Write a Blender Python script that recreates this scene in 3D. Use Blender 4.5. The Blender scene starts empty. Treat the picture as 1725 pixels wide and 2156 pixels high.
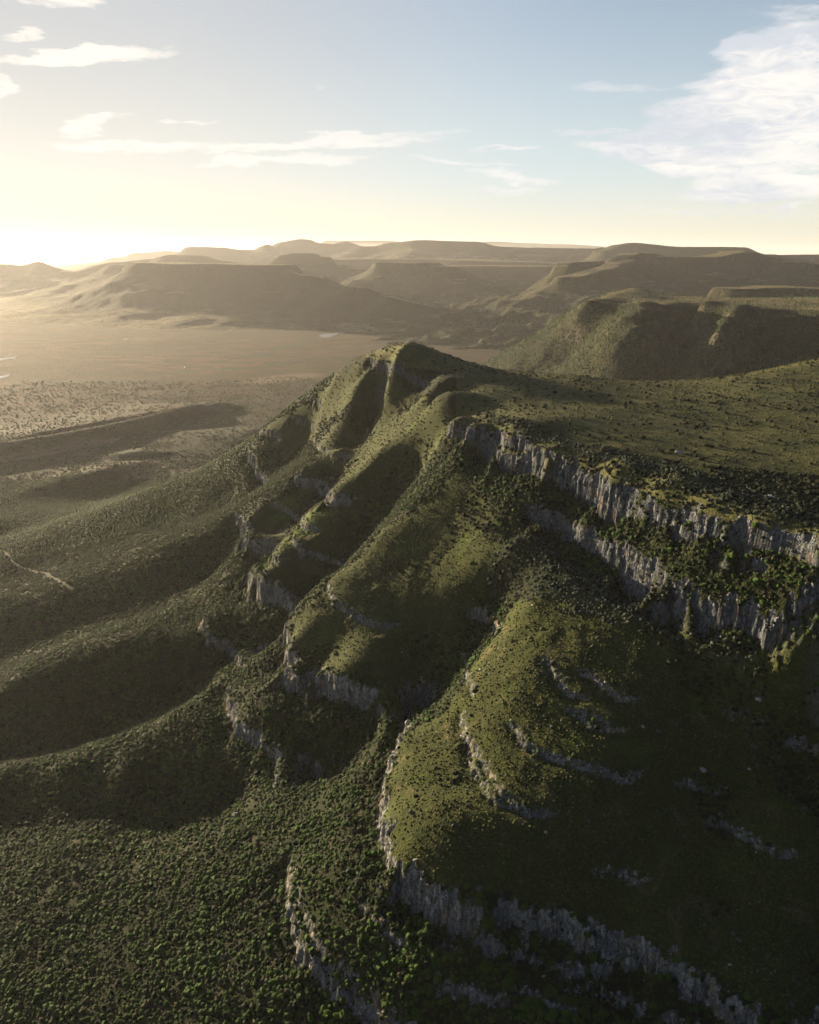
import bpy, math, random, os
import numpy as np
from math import radians

DEV = os.environ.get('DEV', '')
sc = bpy.context.scene
C = sc.collection

# ---------------------------------------------------------------- camera (metres; the drone hovers at z = 0)
F = 1540.0; CX = 862.5; CY = 1078.0; HORIZON = 530.0       # focal length and image plane in units of a 1725 x 2156 frame
PITCH = math.atan((CY - HORIZON) / F)
cam_d = bpy.data.cameras.new('camera'); cam = bpy.data.objects.new('camera', cam_d); C.objects.link(cam)
cam_d.sensor_fit = 'VERTICAL'; cam_d.sensor_height = 36.0; cam_d.lens = 36.0 * F / 2156.0
cam_d.clip_start = 1.0; cam_d.clip_end = 200000.0
cam.location = (0, 0, 0); cam.rotation_euler = (math.pi / 2 - PITCH, 0, 0)
sc.camera = cam
CP, SP = math.cos(PITCH), math.sin(PITCH)

# ---------------------------------------------------------------- sun, sky, exposure
SUN_AZ = -47.5      # degrees to the left of the view
SUN_EL = 7.5
sun_dir = np.array([math.sin(radians(SUN_AZ)) * math.cos(radians(SUN_EL)), math.cos(radians(SUN_AZ)) * math.cos(radians(SUN_EL)), math.sin(radians(SUN_EL))])
sl = bpy.data.lights.new('sun', 'SUN'); so = bpy.data.objects.new('sun', sl); C.objects.link(so)
sl.energy = 5.0; sl.angle = radians(0.55); sl.color = (1.0, 0.79, 0.51)
from mathutils import Vector
so.rotation_euler = Vector(sun_dir).to_track_quat('Z', 'Y').to_euler()

world = bpy.data.worlds.new('World'); sc.world = world; world.use_nodes = True
wn = world.node_tree.nodes; wl = world.node_tree.links
wbg = wn['Background']
sky = wn.new('ShaderNodeTexSky'); sky.sky_type = 'NISHITA'; sky.sun_disc = False
sky.sun_elevation = radians(SUN_EL); sky.sun_rotation = radians(SUN_AZ); sky.altitude = 900; sky.dust_density = 1.0; sky.air_density = 1.0; sky.ozone_density = 1.5
wbg.inputs['Strength'].default_value = 0.05
tc = wn.new('ShaderNodeTexCoord'); WD = tc.outputs['Generated']
def wmath(op, a, b=0.0, c=None):
    n = wn.new('ShaderNodeMath'); n.operation = op
    for k, v in enumerate((a, b) if c is None else (a, b, c)):
        if hasattr(v, 'is_output'): wl.new(v, n.inputs[k])
        else: n.inputs[k].default_value = v
    return n.outputs[0]
def wvec(op, a, b=None):
    n = wn.new('ShaderNodeVectorMath'); n.operation = op
    for k, v in enumerate((a, b)):
        if v is None: continue
        if hasattr(v, 'is_output'): wl.new(v, n.inputs[k])
        else: n.inputs[k].default_value = v
    return n
def wmap(x, a, b, lo=0.0, hi=1.0):
    n = wn.new('ShaderNodeMapRange'); n.interpolation_type = 'SMOOTHSTEP'; wl.new(x, n.inputs[0]); n.inputs[1].default_value = a; n.inputs[2].default_value = b; n.inputs[3].default_value = lo; n.inputs[4].default_value = hi; return n.outputs[0]
def wmix(f, a, b, mode='MIX'):
    n = wn.new('ShaderNodeMix'); n.data_type = 'RGBA'; n.blend_type = mode; n.clamp_factor = True
    for k, v in ((0, f), (6, a), (7, b)):
        if hasattr(v, 'is_output'): wl.new(v, n.inputs[k])
        else: n.inputs[k].default_value = v if k == 0 else (*v, 1)
    return n.outputs[2]
sep = wn.new('ShaderNodeSeparateXYZ'); wl.new(WD, sep.inputs[0])
elev = wmath('ARCSINE', sep.outputs[2])                                  # radians above the horizon
azim = wmath('ARCTAN2', sep.outputs[0], sep.outputs[1])                  # radians to the right of +Y
toward = wvec('DOT_PRODUCT', WD, tuple(sun_dir)).outputs['Value']
glow = wmap(toward, .52, .98)
att = wmap(toward, .60, .97, 1.0, .12); cmb = wn.new('ShaderNodeCombineXYZ')
for k in range(3): wl.new(att, cmb.inputs[k])
base = wmix(wmap(toward, .40, .90, .42, .80), wvec('MULTIPLY', sky.outputs[0], cmb.outputs[0]).outputs[0], wmix(glow, (2.9, 3.15, 3.6), (4.0, 4.1, 4.2)))
veil = wmix(glow, (4.1, 4.55, 4.6), (5.5, 5.15, 4.4))
band = wmix(glow, (4.7, 4.4, 3.4), (5.6, 4.75, 3.2))
skyc = wmix(wmap(elev, -.02, .30, .92, 0.0), base, veil)
skyc = wmix(wmap(elev, 0.0, .10, .85, 0.0), skyc, band)
# the sky opposite the sun is darker and bluer
anti = wmap(toward, -.35, .24, 1.0, 0.0)
skyc = wmix(anti, skyc, wmix(1.0, skyc, (.14, .22, .34), 'MULTIPLY'))
skyc = wmix(wmap(elev, .33, .80), skyc, wmix(1.0, skyc, (.34, .48, .68), 'MULTIPLY'))
def ray(u, v):
    x = (u - CX) / F; q = (CY - v) / F; d = Vector((x, CP + q * SP, -SP + q * CP)).normalized()
    return math.atan2(d.x, d.y), math.asin(d.z)
# clouds: centre, half length and half height in the frame, tilt in degrees, density, warmth
CLOUDS = [(120,2,80,18,4,1.0),(60,78,60,9,12,.7),(175,118,160,20,9,1.2),(10,186,42,22,20,.9),(190,262,78,17,14,.7),(270,307,190,14,2,.75),(384,254,60,6,3,.6),
 (760,285,110,8,3,.8),(690,303,240,13,3,1.0),(600,338,200,10,2,.9),(500,318,90,9,4,.7),(960,340,140,7,-5,.7),(1090,372,120,12,-7,.8),(1080,398,90,8,-3,.6),(1250,275,95,4,1,.8),(1070,315,80,4,1,.8),(655,180,20,4,0,.4),(930,278,70,4,2,.5),
 (1640,110,110,50,-6,1.4),(1600,175,150,55,8,1.45),(1660,240,160,75,-4,1.5),(1520,230,150,44,6,1.3),(1430,275,110,24,4,.9),(1450,335,240,26,-10,1.4),(1600,320,170,40,-8,1.1),(1600,395,180,34,3,1.4),(1400,350,150,14,-14,.9),(1690,60,130,36,-14,.6),(1310,186,130,12,-3,.5),(1668,437,46,7,10,.8),(1700,30,120,20,-10,.5),(1490,448,300,10,-3,.4)]
cv = wn.new('ShaderNodeCombineXYZ'); wl.new(azim, cv.inputs[0]); wl.new(wmath('MULTIPLY', elev, 4.2), cv.inputs[1]); wl.new(wmath('MULTIPLY', azim, .15), cv.inputs[2])
def wnoise(scale, detail, rough, dist, vec=None):
    n = wn.new('ShaderNodeTexNoise'); n.inputs['Scale'].default_value = scale; n.inputs['Detail'].default_value = detail; n.inputs['Roughness'].default_value = rough; n.inputs['Distortion'].default_value = dist
    wl.new(vec or cv.outputs[0], n.inputs['Vector']); return n.outputs['Fac']
wisp = wnoise(17, 8, .66, 1.6); lump = wnoise(5.5, 4, .5, .3); fine_w = wnoise(42, 5, .6, .5)
azim_w = wmath('ADD', azim, wmath('MULTIPLY', wmath('SUBTRACT', wnoise(9, 3, .6, 0), .5), .10)); elev_w = wmath('ADD', elev, wmath('MULTIPLY', wmath('SUBTRACT', wnoise(12.7, 4, .6, 0), .5), .032))
total = 0.0
for cu, cvv, ru, rv, tilt, dens in CLOUDS:
    a0, e0 = ray(cu, cvv); a1, e1 = ray(cu + ru, cvv); a2, e2 = ray(cu, cvv - rv)
    ra = max(abs(a1 - a0), .004); re = max(abs(e2 - e0), .003); tt = math.radians(tilt)
    da = wmath('SUBTRACT', azim_w, a0); de = wmath('SUBTRACT', elev_w, e0)
    px = wmath('ADD', wmath('MULTIPLY', da, math.cos(tt) / ra), wmath('MULTIPLY', de, math.sin(tt) / ra))
    py = wmath('ADD', wmath('MULTIPLY', da, -math.sin(tt) / re), wmath('MULTIPLY', de, math.cos(tt) / re))
    r2 = wmath('ADD', wmath('MULTIPLY', px, px), wmath('MULTIPLY', py, py))
    total = wmath('MAXIMUM', total, wmap(r2, 1.8, .0, 0.0, dens * 1.15))
amt = wmath('ADD', total, wmath('MULTIPLY', wmath('SUBTRACT', wmath('ADD', wmath('MULTIPLY', wisp, .75), wmath('ADD', wmath('MULTIPLY', lump, .45), wmath('MULTIPLY', fine_w, .25))), .74), 3.0))
cl = wmath('MULTIPLY', wmap(amt, .0, 1.25), wmap(total, .0, .5))
shade = wmap(wmath('ADD', wmath('MULTIPLY', lump, .6), wmath('MULTIPLY', wisp, .5)), .42, .68)
ccol = wmix(shade, (5.9, 5.6, 5.2), (3.8, 4.0, 4.35))
ccol = wmix(glow, ccol, (6.0, 5.6, 5.0))
skyc = wmix(wmath('MULTIPLY', cl, .93), skyc, ccol)
wl.new(skyc, wbg.inputs['Color'])
sc.view_settings.view_transform = 'Standard'; sc.view_settings.look = 'None'; sc.view_settings.exposure = 1.9; sc.view_settings.gamma = 1.0
sc.cycles.volume_bounces = 1; sc.cycles.max_bounces = 5; sc.cycles.diffuse_bounces = 2

# ---------------------------------------------------------------- helpers
def P(u, v, z):
    """ground point at height z seen at frame position (u, v)"""
    a = PITCH - math.atan((CY - v) / F)
    y = -z / math.tan(a)
    ax = y * CP - z * SP
    return ((u - CX) / F * ax, y, z)
def PD(u, v, y):
    """point at forward distance y seen at frame position (u, v)"""
    a = PITCH - math.atan((CY - v) / F)
    z = -y * math.tan(a)
    ax = y * CP - z * SP
    return ((u - CX) / F * ax, y, z)
def proj(x, y, z):
    ax = y * CP - z * SP
    up = y * SP + z * CP
    return CX + F * x / ax, CY - F * up / ax
def hash2(ix, iy, seed):
    h = (ix.astype(np.int64) * 374761393 + iy.astype(np.int64) * 668265263 + seed * 974634777) & 0xffffffff
    h = ((h ^ (h >> 13)) * 1274126177) & 0xffffffff
    h = ((h ^ (h >> 16)) * 2246822519) & 0xffffffff
    return ((h ^ (h >> 15)) & 0xffffff) / float(0xffffff)
def perlin(x, y, seed=0):
    ix = np.floor(x); iy = np.floor(y); fx = x - ix; fy = y - iy
    u = fx * fx * fx * (fx * (fx * 6 - 15) + 10); v = fy * fy * fy * (fy * (fy * 6 - 15) + 10)
    def g(dx, dy):
        a = hash2(ix + dx, iy + dy, seed) * 2 * math.pi
        return np.cos(a) * (fx - dx) + np.sin(a) * (fy - dy)
    a = g(0, 0) * (1 - u) + g(1, 0) * u; b = g(0, 1) * (1 - u) + g(1, 1) * u
    return (a * (1 - v) + b * v) * 1.5
def fbm(x, y, scale, octaves=4, seed=0, gain=0.5):
    s = 0; a = 1; f = 1.0 / scale; t = 0
    for o in range(octaves):
        s = s + a * perlin(x * f, y * f, seed + o * 17); t += a; a *= gain; f *= 2.03
    return s / t
def ridged(x, y, scale, octaves=4, seed=0):
    s = 0; a = 1; f = 1.0 / scale; t = 0
    for o in range(octaves):
        s = s + a * (1 - np.abs(perlin(x * f, y * f, seed + o * 17)) * 2); t += a; a *= .5; f *= 2.03
    return s / t
def cells(x, y, size, seed=0):
    """nearest jittered cell centre of each point, and a random value of that cell"""
    ix = np.floor(x / size); iy = np.floor(y / size)
    best = np.full(x.shape, 1e18); bx = x.copy(); by = y.copy(); br = np.zeros(x.shape)
    for dx in (-1, 0, 1):
        for dy in (-1, 0, 1):
            cx = (ix + dx + 0.1 + 0.8 * hash2(ix + dx, iy + dy, seed)) * size
            cy = (iy + dy + 0.1 + 0.8 * hash2(ix + dx, iy + dy, seed + 1)) * size
            d = (cx - x) ** 2 + (cy - y) ** 2
            m = d < best
            best = np.where(m, d, best); bx = np.where(m, cx, bx); by = np.where(m, cy, by)
            br = np.where(m, hash2(ix + dx, iy + dy, seed + 2), br)
    return bx, by, br
def sstep(a, b, x):
    t = np.clip((x - a) / (b - a), 0, 1); return t * t * (3 - 2 * t)
def inpoly(px, py, poly):
    inside = np.zeros(px.shape, bool); n = len(poly); j = n - 1
    for i in range(n):
        xi, yi = poly[i]; xj, yj = poly[j]
        if yi != yj:
            c = ((yi > py) != (yj > py)) & (px < (xj - xi) * (py - yi) / (yj - yi) + xi)
            inside ^= c
        j = i
    return inside
class RBF:
    def __init__(s, pts, c, smooth=0.0):
        p = np.array(pts, float); s.c = c; s.sc = 1000.0
        s.x = p[:, 0] / s.sc; s.y = p[:, 1] / s.sc; s.c = c / s.sc
        n = len(p); d = np.sqrt((s.x[:, None] - s.x) ** 2 + (s.y[:, None] - s.y) ** 2 + s.c ** 2)
        A = np.zeros((n + 3, n + 3)); A[:n, :n] = d - np.eye(n) * smooth
        A[:n, n] = A[n, :n] = 1; A[:n, n + 1] = A[n + 1, :n] = s.x; A[:n, n + 2] = A[n + 2, :n] = s.y
        b = np.zeros(n + 3); b[:n] = p[:, 2]
        s.w = np.linalg.solve(A, b); s.n = n
    def __call__(s, x, y):
        sh = x.shape; x = x.ravel() / s.sc; y = y.ravel() / s.sc
        out = np.empty(x.shape)
        for a in range(0, len(x), 20000):
            xx = x[a:a + 20000].astype(np.float32); yy = y[a:a + 20000].astype(np.float32)
            d = np.sqrt((xx[:, None] - s.x.astype(np.float32)) ** 2 + (yy[:, None] - s.y.astype(np.float32)) ** 2 + np.float32(s.c ** 2))
            out[a:a + 20000] = d.astype(np.float64) @ s.w[:s.n] + s.w[s.n] + s.w[s.n + 1] * xx + s.w[s.n + 2] * yy
        return out.reshape(sh)
def dense(line, step=40.0):
    """add points along a control line so that the surface follows it"""
    pts = [P(*q) for q in line]; out = [pts[0]]
    for a, b in zip(pts, pts[1:]):
        n = max(1, int(math.dist(a[:2], b[:2]) / step))
        for k in range(1, n + 1):
            t = k / n; out.append(tuple(a[i] * (1 - t) + b[i] * t for i in range(3)))
    return out
def axis(lo, hi, core_lo, core_hi, step, growth):
    core = list(np.arange(core_lo, core_hi + step, step))
    s = step; x = core[-1]
    while x < hi: s *= growth; x += s; core.append(x)
    s = step; x = core[0]; left = []
    while x > lo: s *= growth; x -= s; left.append(x)
    return np.array(left[::-1] + core)
def grid_mesh(name, X, Y, Z, mats, attrs=None, kind='structure', label=None):
    ny, nx = X.shape
    me = bpy.data.meshes.new(name)
    co = np.stack([X, Y, Z], -1).reshape(-1, 3).astype(np.float32)
    idx = np.arange(ny * nx).reshape(ny, nx)
    q = np.stack([idx[:-1, :-1], idx[:-1, 1:], idx[1:, 1:], idx[1:, :-1]], -1).reshape(-1, 4).astype(np.int32)
    me.vertices.add(len(co)); me.vertices.foreach_set('co', co.ravel())
    me.loops.add(q.size); me.loops.foreach_set('vertex_index', q.ravel())
    me.polygons.add(len(q)); me.polygons.foreach_set('loop_start', np.arange(0, q.size, 4, dtype=np.int32))
    me.update(calc_edges=True)
    me.polygons.foreach_set('use_smooth', np.ones(len(q), bool))
    for k, a in (attrs or {}).items():
        at = me.attributes.new(k, 'FLOAT', 'POINT'); at.data.foreach_set('value', a.ravel().astype(np.float32))
    for m in mats: me.materials.append(m)
    o = bpy.data.objects.new(name, me); C.objects.link(o)
    if kind: o['kind'] = kind
    if label: o['label'] = label
    return o

# ================================================================ the near mountain: control lines of its ridges, gullies and cliffs
L = []
def ln(*q, step=40.0): L.extend(dense(q, step))
def pt(*qs):
    for q in qs: L.append(P(*q))
FLOOR = -600.0
# plateau and its far rim
ln((778,760,-168),(800,738,-158),(850,722,-150),(900,738,-160),(1000,772,-175),(1100,790,-182),(1200,790,-184),(1300,808,-187),(1410,818,-189),(1500,820,-190),(1560,796,-184),(1650,770,-180),(1725,758,-178), step=60)
pt((840,760,-160),(950,790,-172),(1000,830,-180),(1200,850,-186),(1350,880,-188),(1500,900,-190),(1700,900,-189),(1725,1000,-193),(1400,950,-192),(1600,1050,-196),(1600,830,-186),(1720,800,-182),(1850,850,-184),(1900,1000,-190),(1850,1100,-198))
# main rim, top and foot
ln((778,760,-168),(820,775,-172),(870,785,-176),(908,803,-181),(940,840,-184),(985,885,-187),(1060,908,-189),(1100,922,-190),(1170,940,-191),(1240,958,-192),(1300,985,-193),(1400,1022,-195),(1500,1060,-197),(1600,1098,-199),(1725,1145,-201),(1900,1215,-204),(2150,1300,-208))
ln((775,790,-192),(850,812,-197),(893,832,-202),(930,868,-212),(985,925,-214),(1060,985,-222),(1130,1050,-238),(1200,1085,-246),(1270,1145,-257),(1340,1190,-262),(1390,1240,-269),(1480,1288,-273),(1600,1342,-277),(1725,1398,-281),(1900,1465,-288),(2150,1560,-296))
ln((1150,915,-189),(1240,935,-190.5),(1300,957,-191.5),(1400,992,-193),(1500,1028,-194.5),(1600,1063,-196),(1725,1105,-198),(1900,1168,-201), step=30)
pt((1600,1010,-194.5),(1725,1055,-196),(1500,985,-193.2),(1850,1060,-196))
# shelf and dome of the nearest spur
pt((1080,1130,-262),(1150,1160,-268),(1200,1200,-275),(1330,1270,-283),(1450,1330,-288),(1600,1400,-293),(1800,1480,-298))
pt((1100,1280,-303),(1200,1380,-309),(1150,1500,-331),(1350,1450,-315),(1000,1500,-346),(900,1580,-363),(950,1650,-358),(1100,1700,-351),(1000,1800,-362),(1250,1650,-344),(1300,1850,-373),(1500,1700,-361),(1500,1950,-388),(1700,1750,-357),(1725,2050,-408),(1400,1600,-341),(1600,1550,-334),(1750,1560,-336),(1725,1900,-382))
ln((1160,1290,-300),(1130,1400,-316),(1050,1500,-337),(950,1580,-357),(870,1640,-366))
ln((1040,1350,-328),(1000,1400,-340),(955,1455,-355),(890,1530,-367))
ln((842,1562,-371),(815,1640,-371),(808,1720,-371),(835,1790,-371),(900,1850,-372),(1000,1890,-375),(1130,1915,-380),(1250,1945,-385),(1350,1985,-391),(1450,2050,-399),(1550,2105,-407),(1660,2180,-416), step=25)
ln((820,1590,-382),(795,1660,-390),(790,1735,-390),(812,1830,-390),(880,1905,-390),(1000,1950,-394),(1130,1985,-398),(1300,2035,-407),(1400,2100,-415),(1500,2160,-424), step=30)
pt((700,1700,-415),(760,1600,-408),(1000,2060,-405),(860,1980,-402),(750,1900,-405),(1200,2130,-408))
ln((612,1850,-430),(615,1900,-430),(640,2000,-430),(700,2060,-430),(780,2120,-430),(850,2165,-430),(1000,2230,-430),(1200,2300,-430), step=30)
ln((595,1850,-440),(596,1910,-442),(615,2010,-444),(680,2085,-444),(760,2150,-444),(900,2240,-444), step=30)
pt((600,1700,-440),(500,1900,-458),(500,2100,-462),(300,2100,-480),(300,1850,-482),(400,1780,-474),(100,2000,-500),(0,2156,-506),(0,1850,-514),(150,1780,-500),(1300,2400,-450),(600,2400,-480),(0,2400,-515),(-300,2000,-530),(-300,1700,-545),(1900,1700,-355),(1900,2156,-430),(2100,1900,-390),(1725,2400,-460))
# gully between the nearest spur and the next
ln((1075,1150,-278),(1060,1230,-306),(1030,1320,-339),(985,1385,-361),(920,1450,-382),(850,1510,-400),(740,1590,-426),(640,1640,-455),(500,1682,-478),(370,1697,-495),(200,1700,-512),(0,1705,-529))
# second spur
ln((950,965,-236),(880,1040,-268),(800,1120,-301),(700,1210,-338),(640,1270,-359))
pt((1000,1050,-256),(950,1150,-294),(1040,1140,-275),(900,1250,-328),(960,1290,-336),(800,1350,-354),(720,1300,-350),(890,1370,-366),(820,1200,-322))
ln((606,1308,-371),(608,1345,-371),(625,1385,-371),(665,1408,-371),(740,1432,-371),(830,1458,-371), step=20)
ln((598,1320,-382),(600,1375,-392),(635,1428,-392),(680,1450,-390),(750,1475,-388),(832,1484,-382), step=20)
ln((590,1400,-410),(500,1440,-430),(400,1492,-450),(300,1545,-469),(150,1600,-491))
ln((485,1452,-431),(500,1510,-431),(560,1560,-431),(617,1602,-431), step=25)
ln((474,1470,-442),(490,1530,-444),(550,1585,-442))
pt((600,1500,-412),(650,1440,-398),(700,1520,-404),(400,1600,-466),(250,1640,-484),(0,1620,-512))
# gully two
ln((870,1010,-288),(800,1085,-321),(740,1150,-349),(690,1213,-371),(640,1283,-398),(600,1330,-416),(560,1365,-434),(480,1410,-467),(380,1455,-489),(250,1490,-511),(100,1530,-531),(0,1550,-543),(-200,1600,-568))
# third spur
ln((860,890,-228),(800,950,-260),(720,1020,-293),(660,1080,-320),(620,1120,-339),(560,1172,-358))
pt((700,1125,-335),(640,1190,-358))
ln((528,1200,-371),(545,1222,-371),(590,1236,-371),(640,1258,-371), step=20)
ln((520,1212,-388),(535,1255,-394),(590,1285,-394),(615,1300,-392), step=20)
ln((515,1255,-405),(430,1290,-422),(330,1370,-452),(250,1405,-467),(100,1450,-492),(0,1480,-508))
ln((428,1302,-431),(445,1335,-431),(500,1368,-431),(540,1378,-431), step=25)
pt((418,1312,-441),(440,1360,-443))
# gully three
ln((800,915,-282),(740,960,-304),(650,1060,-351),(600,1118,-380),(560,1152,-402),(480,1192,-441),(300,1280,-488),(100,1340,-526),(-100,1390,-559))
# fourth spur
ln((800,870,-238),(720,938,-282),(660,990,-312),(600,1050,-345))
ln((514,1094,-371),(530,1112,-371),(592,1146,-371), step=20)
ln((508,1108,-388),(530,1140,-392),(580,1168,-390), step=20)
ln((480,1100,-392),(400,1145,-424),(250,1205,-468),(0,1290,-518),(-200,1350,-544))
# gully four and the last spur with its skyline
ln((760,830,-216),(700,890,-268),(640,935,-324),(560,1000,-374),(480,1042,-420),(350,1092,-466),(200,1152,-506),(50,1220,-540))
ln((765,768,-178),(740,783,-192),(700,805,-214),(650,842,-252),(565,892,-306),(545,930,-330))
pt((620,880,-285),(540,962,-352),(470,962,-388),(400,1002,-428),(300,1042,-464),(100,1122,-524),(0,1100,-582),(0,1030,-604),(200,1000,-603),(350,965,-601),(450,935,-585),(530,905,-560),(-200,1150,-570))
# back side and the surrounding floor
for q in [(-60,1700,-400),(-250,1800,-520),(-400,2100,-604),(100,1800,-430),(300,1600,-380),(500,1480,-330),(700,1500,-380),(900,1550,-380),(500,2000,-480),(0,2300,-606),(1000,2100,-560),(1400,1700,-400),(600,2600,-606),(1400,2600,-606),(1900,2000,-450),
          (-900,1500,-590),(-800,1800,-606),(-1000,1100,-588),(-1200,1500,-608),(-900,700,-580),(-700,400,-560),(-1300,900,-606),(-1300,300,-606),(-1300,2200,-610),(-700,100,-560),(-300,100,-520),(0,100,-480),(300,100,-470),(700,100,-460),(1100,300,-370),(1500,900,-250),(1500,1400,-260),(1000,1000,-188),(1300,1200,-190),(800,800,-196),(900,600,-205),(700,450,-310),(800,300,-380),(-1500,2700,-612),(1900,2700,-606)]:
    L.append(q)
# drop points that nearly coincide
def thin(pts, dmin):
    out = []
    for p in pts:
        if all((p[0] - q[0]) ** 2 + (p[1] - q[1]) ** 2 > dmin ** 2 for q in out): out.append(p)
    return out
L = thin(L, 5.0)
near_rbf = RBF(L, 16.0, smooth=0.002)

def hit(us, vs, f=None, t0=150.0, t1=3500.0):
    """where the view rays through frame positions meet the smooth near surface"""
    f = f or near_rbf
    us = np.asarray(us, float); vs = np.asarray(vs, float)
    dx = (us - CX) / F; dyc = (CY - vs) / F
    d = np.stack([dx, CP + dyc * SP, -SP + dyc * CP], -1)
    t = np.full(len(us), t0); done = np.zeros(len(us), bool)
    for _ in range(260):
        p = d * t[:, None]
        gap = p[:, 2] - f(p[:, 0], p[:, 1])
        done |= (gap < 0.3) | (t > t1)
        t = np.where(done, t, t + np.maximum(gap * 0.55, 0.4))
        if done.all(): break
    return d * t[:, None]
# walls and ledges of rock: (line along the top edge, height of the wall, how wide it fades, joint size)
CLIFFS = [
 ([(795,756),(830,768),(890,792)], 11, 7, 0),
 ([(985,888),(1040,900),(1080,906)], 15, 14, 0),
 ([(1062,922),(1130,935),(1200,952),(1240,985),(1290,1008)], 27, 10, 0),
 ([(1290,1008),(1370,1042),(1440,1087),(1500,1112),(1545,1130)], 17, 9, 2),
 ([(1185,1060),(1225,1085),(1265,1118),(1335,1145)], 23, 9, 0),
 ([(1380,1192),(1440,1225)], 20, 10, 0),
 ([(1468,1240),(1560,1278),(1640,1308),(1730,1338),(1765,1352)], 20, 10, 0),
 ([(1620,1135),(1690,1152),(1740,1166),(1780,1180)], 19, 9, 2),
 ([(1490,1078),(1540,1098)], 12, 10, 0),
 ([(842,1562),(815,1640),(808,1720),(835,1790),(900,1850)], 17, 14, 1),
 ([(900,1850),(1000,1890),(1130,1915),(1250,1945),(1350,1985),(1450,2050),(1550,2105),(1660,2180)], 15, 12, 1),
 ([(930,1945),(1020,1965),(1140,1995),(1230,2010)], 9, 8, 1),
 ([(1240,2040),(1330,2090),(1400,2130)], 8, 8, 1),
 ([(960,2075),(1010,2085)], 5, 8, 1), ([(1120,2060),(1200,2100)], 4, 6, 1),
 ([(612,1850),(615,1900),(640,1990),(700,2050),(780,2110),(850,2160)], 11, 10, 1),
 ([(640,1900),(680,1985),(760,2060),(800,2100)], 5, 8, 1),
 ([(790,1925),(830,1960)], 4, 6, 1),
 ([(606,1308),(608,1345),(625,1385),(665,1408),(740,1432),(832,1460)], 22, 12, 1),
 ([(485,1452),(500,1510),(560,1560),(617,1602)], 13, 10, 1),
 ([(528,1200),(545,1222),(590,1236),(640,1258)], 24, 12, 1),
 ([(428,1302),(445,1335),(500,1368),(540,1378)], 10, 10, 1),
 ([(514,1094),(530,1112),(592,1146)], 22, 14, 1),
 ([(598,1060),(620,1078),(650,1100)], 9, 10, 1),
 ([(656,1004),(680,1012),(708,1042)], 14, 12, 1),
 ([(665,928),(690,940),(712,952)], 9, 12, 1),
 ([(536,956),(545,985),(556,1000)], 18, 14, 1),
 ([(560,885),(572,905)], 12, 12, 1), ([(632,880),(660,895)], 8, 12, 1), ([(652,828),(668,845)], 8, 12, 1),
 ([(703,1232),(712,1260),(760,1290),(800,1305)], 6, 9, 1),
 ([(625,1130),(650,1155),(700,1175)], 6, 10, 1),
 ([(1020,1285),(1052,1312)], 9, 6, 1),
 ([(985,1388),(990,1420),(1000,1440)], 5, 6, 1),
 ([(985,1515),(1000,1570),(1015,1615),(1060,1665),(1130,1692)], 5, 5, 1),
 ([(1005,1560),(1040,1610),(1080,1655)], 4, 4, 1),
 ([(1170,1385),(1195,1430),(1212,1452)], 4, 5, 1),
 ([(1255,1408),(1280,1432),(1308,1455)], 5, 5, 1),
 ([(1220,1490),(1250,1515)], 4, 5, 1), ([(1250,1493),(1290,1522)], 3.5, 4, 1),
 ([(1100,1525),(1115,1555),(1160,1570)], 3.5, 5, 1),
 ([(1190,1580),(1260,1605),(1310,1625)], 5, 6, 1),
 ([(1520,1710),(1570,1740),(1630,1775)], 5, 7, 1), ([(1285,1820),(1330,1838)], 4, 5, 1),
 ([(1690,1560),(1740,1590)], 5, 6, 1), ([(1560,1500),(1600,1520)], 3, 5, 1),
 ([(1440,1640),(1490,1655)], 2.5, 5, 1),
]
def cliff_lines():
    out = []
    for line, drop, fade, kind in CLIFFS:
        us, vs = [], []
        for (a, b), (c, d) in zip(line, line[1:]):
            n = max(1, int(math.hypot(c - a, d - b) / 12))
            for k in range(n): us.append(a + (c - a) * k / n); vs.append(b + (d - b) * k / n)
        us.append(line[-1][0]); vs.append(line[-1][1])
        p = hit(us, vs)
        z = near_rbf(p[:, 0], p[:, 1]) - (4.0 if kind in (0, 2) else 1.0)
        out.append((p[:, 0], p[:, 1], z, drop, fade, kind))
    return out
CL = cliff_lines()
def near_line(x, y, lx, ly, lz, reach):
    """distance of each point to a polyline, and the line's height at its nearest point (points farther than reach are skipped)"""
    D = np.full(x.shape, 1e9); Z = np.zeros(x.shape)
    sel = (x > lx.min() - reach) & (x < lx.max() + reach) & (y > ly.min() - reach) & (y < ly.max() + reach)
    if not sel.any(): return D, Z
    xs = x[sel]; ys = y[sel]; bd = np.full(xs.shape, 1e18); bz = np.zeros(xs.shape)
    for i in range(len(lx) - 1):
        ax, ay = lx[i], ly[i]; ex, ey = lx[i + 1] - ax, ly[i + 1] - ay
        t = np.clip(((xs - ax) * ex + (ys - ay) * ey) / (ex * ex + ey * ey + 1e-9), 0, 1)
        d = (xs - ax - t * ex) ** 2 + (ys - ay - t * ey) ** 2
        m = d < bd; bd = np.where(m, d, bd); bz = np.where(m, lz[i] + t * (lz[i + 1] - lz[i]), bz)
    D[sel] = np.sqrt(bd); Z[sel] = bz
    return D, Z
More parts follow.
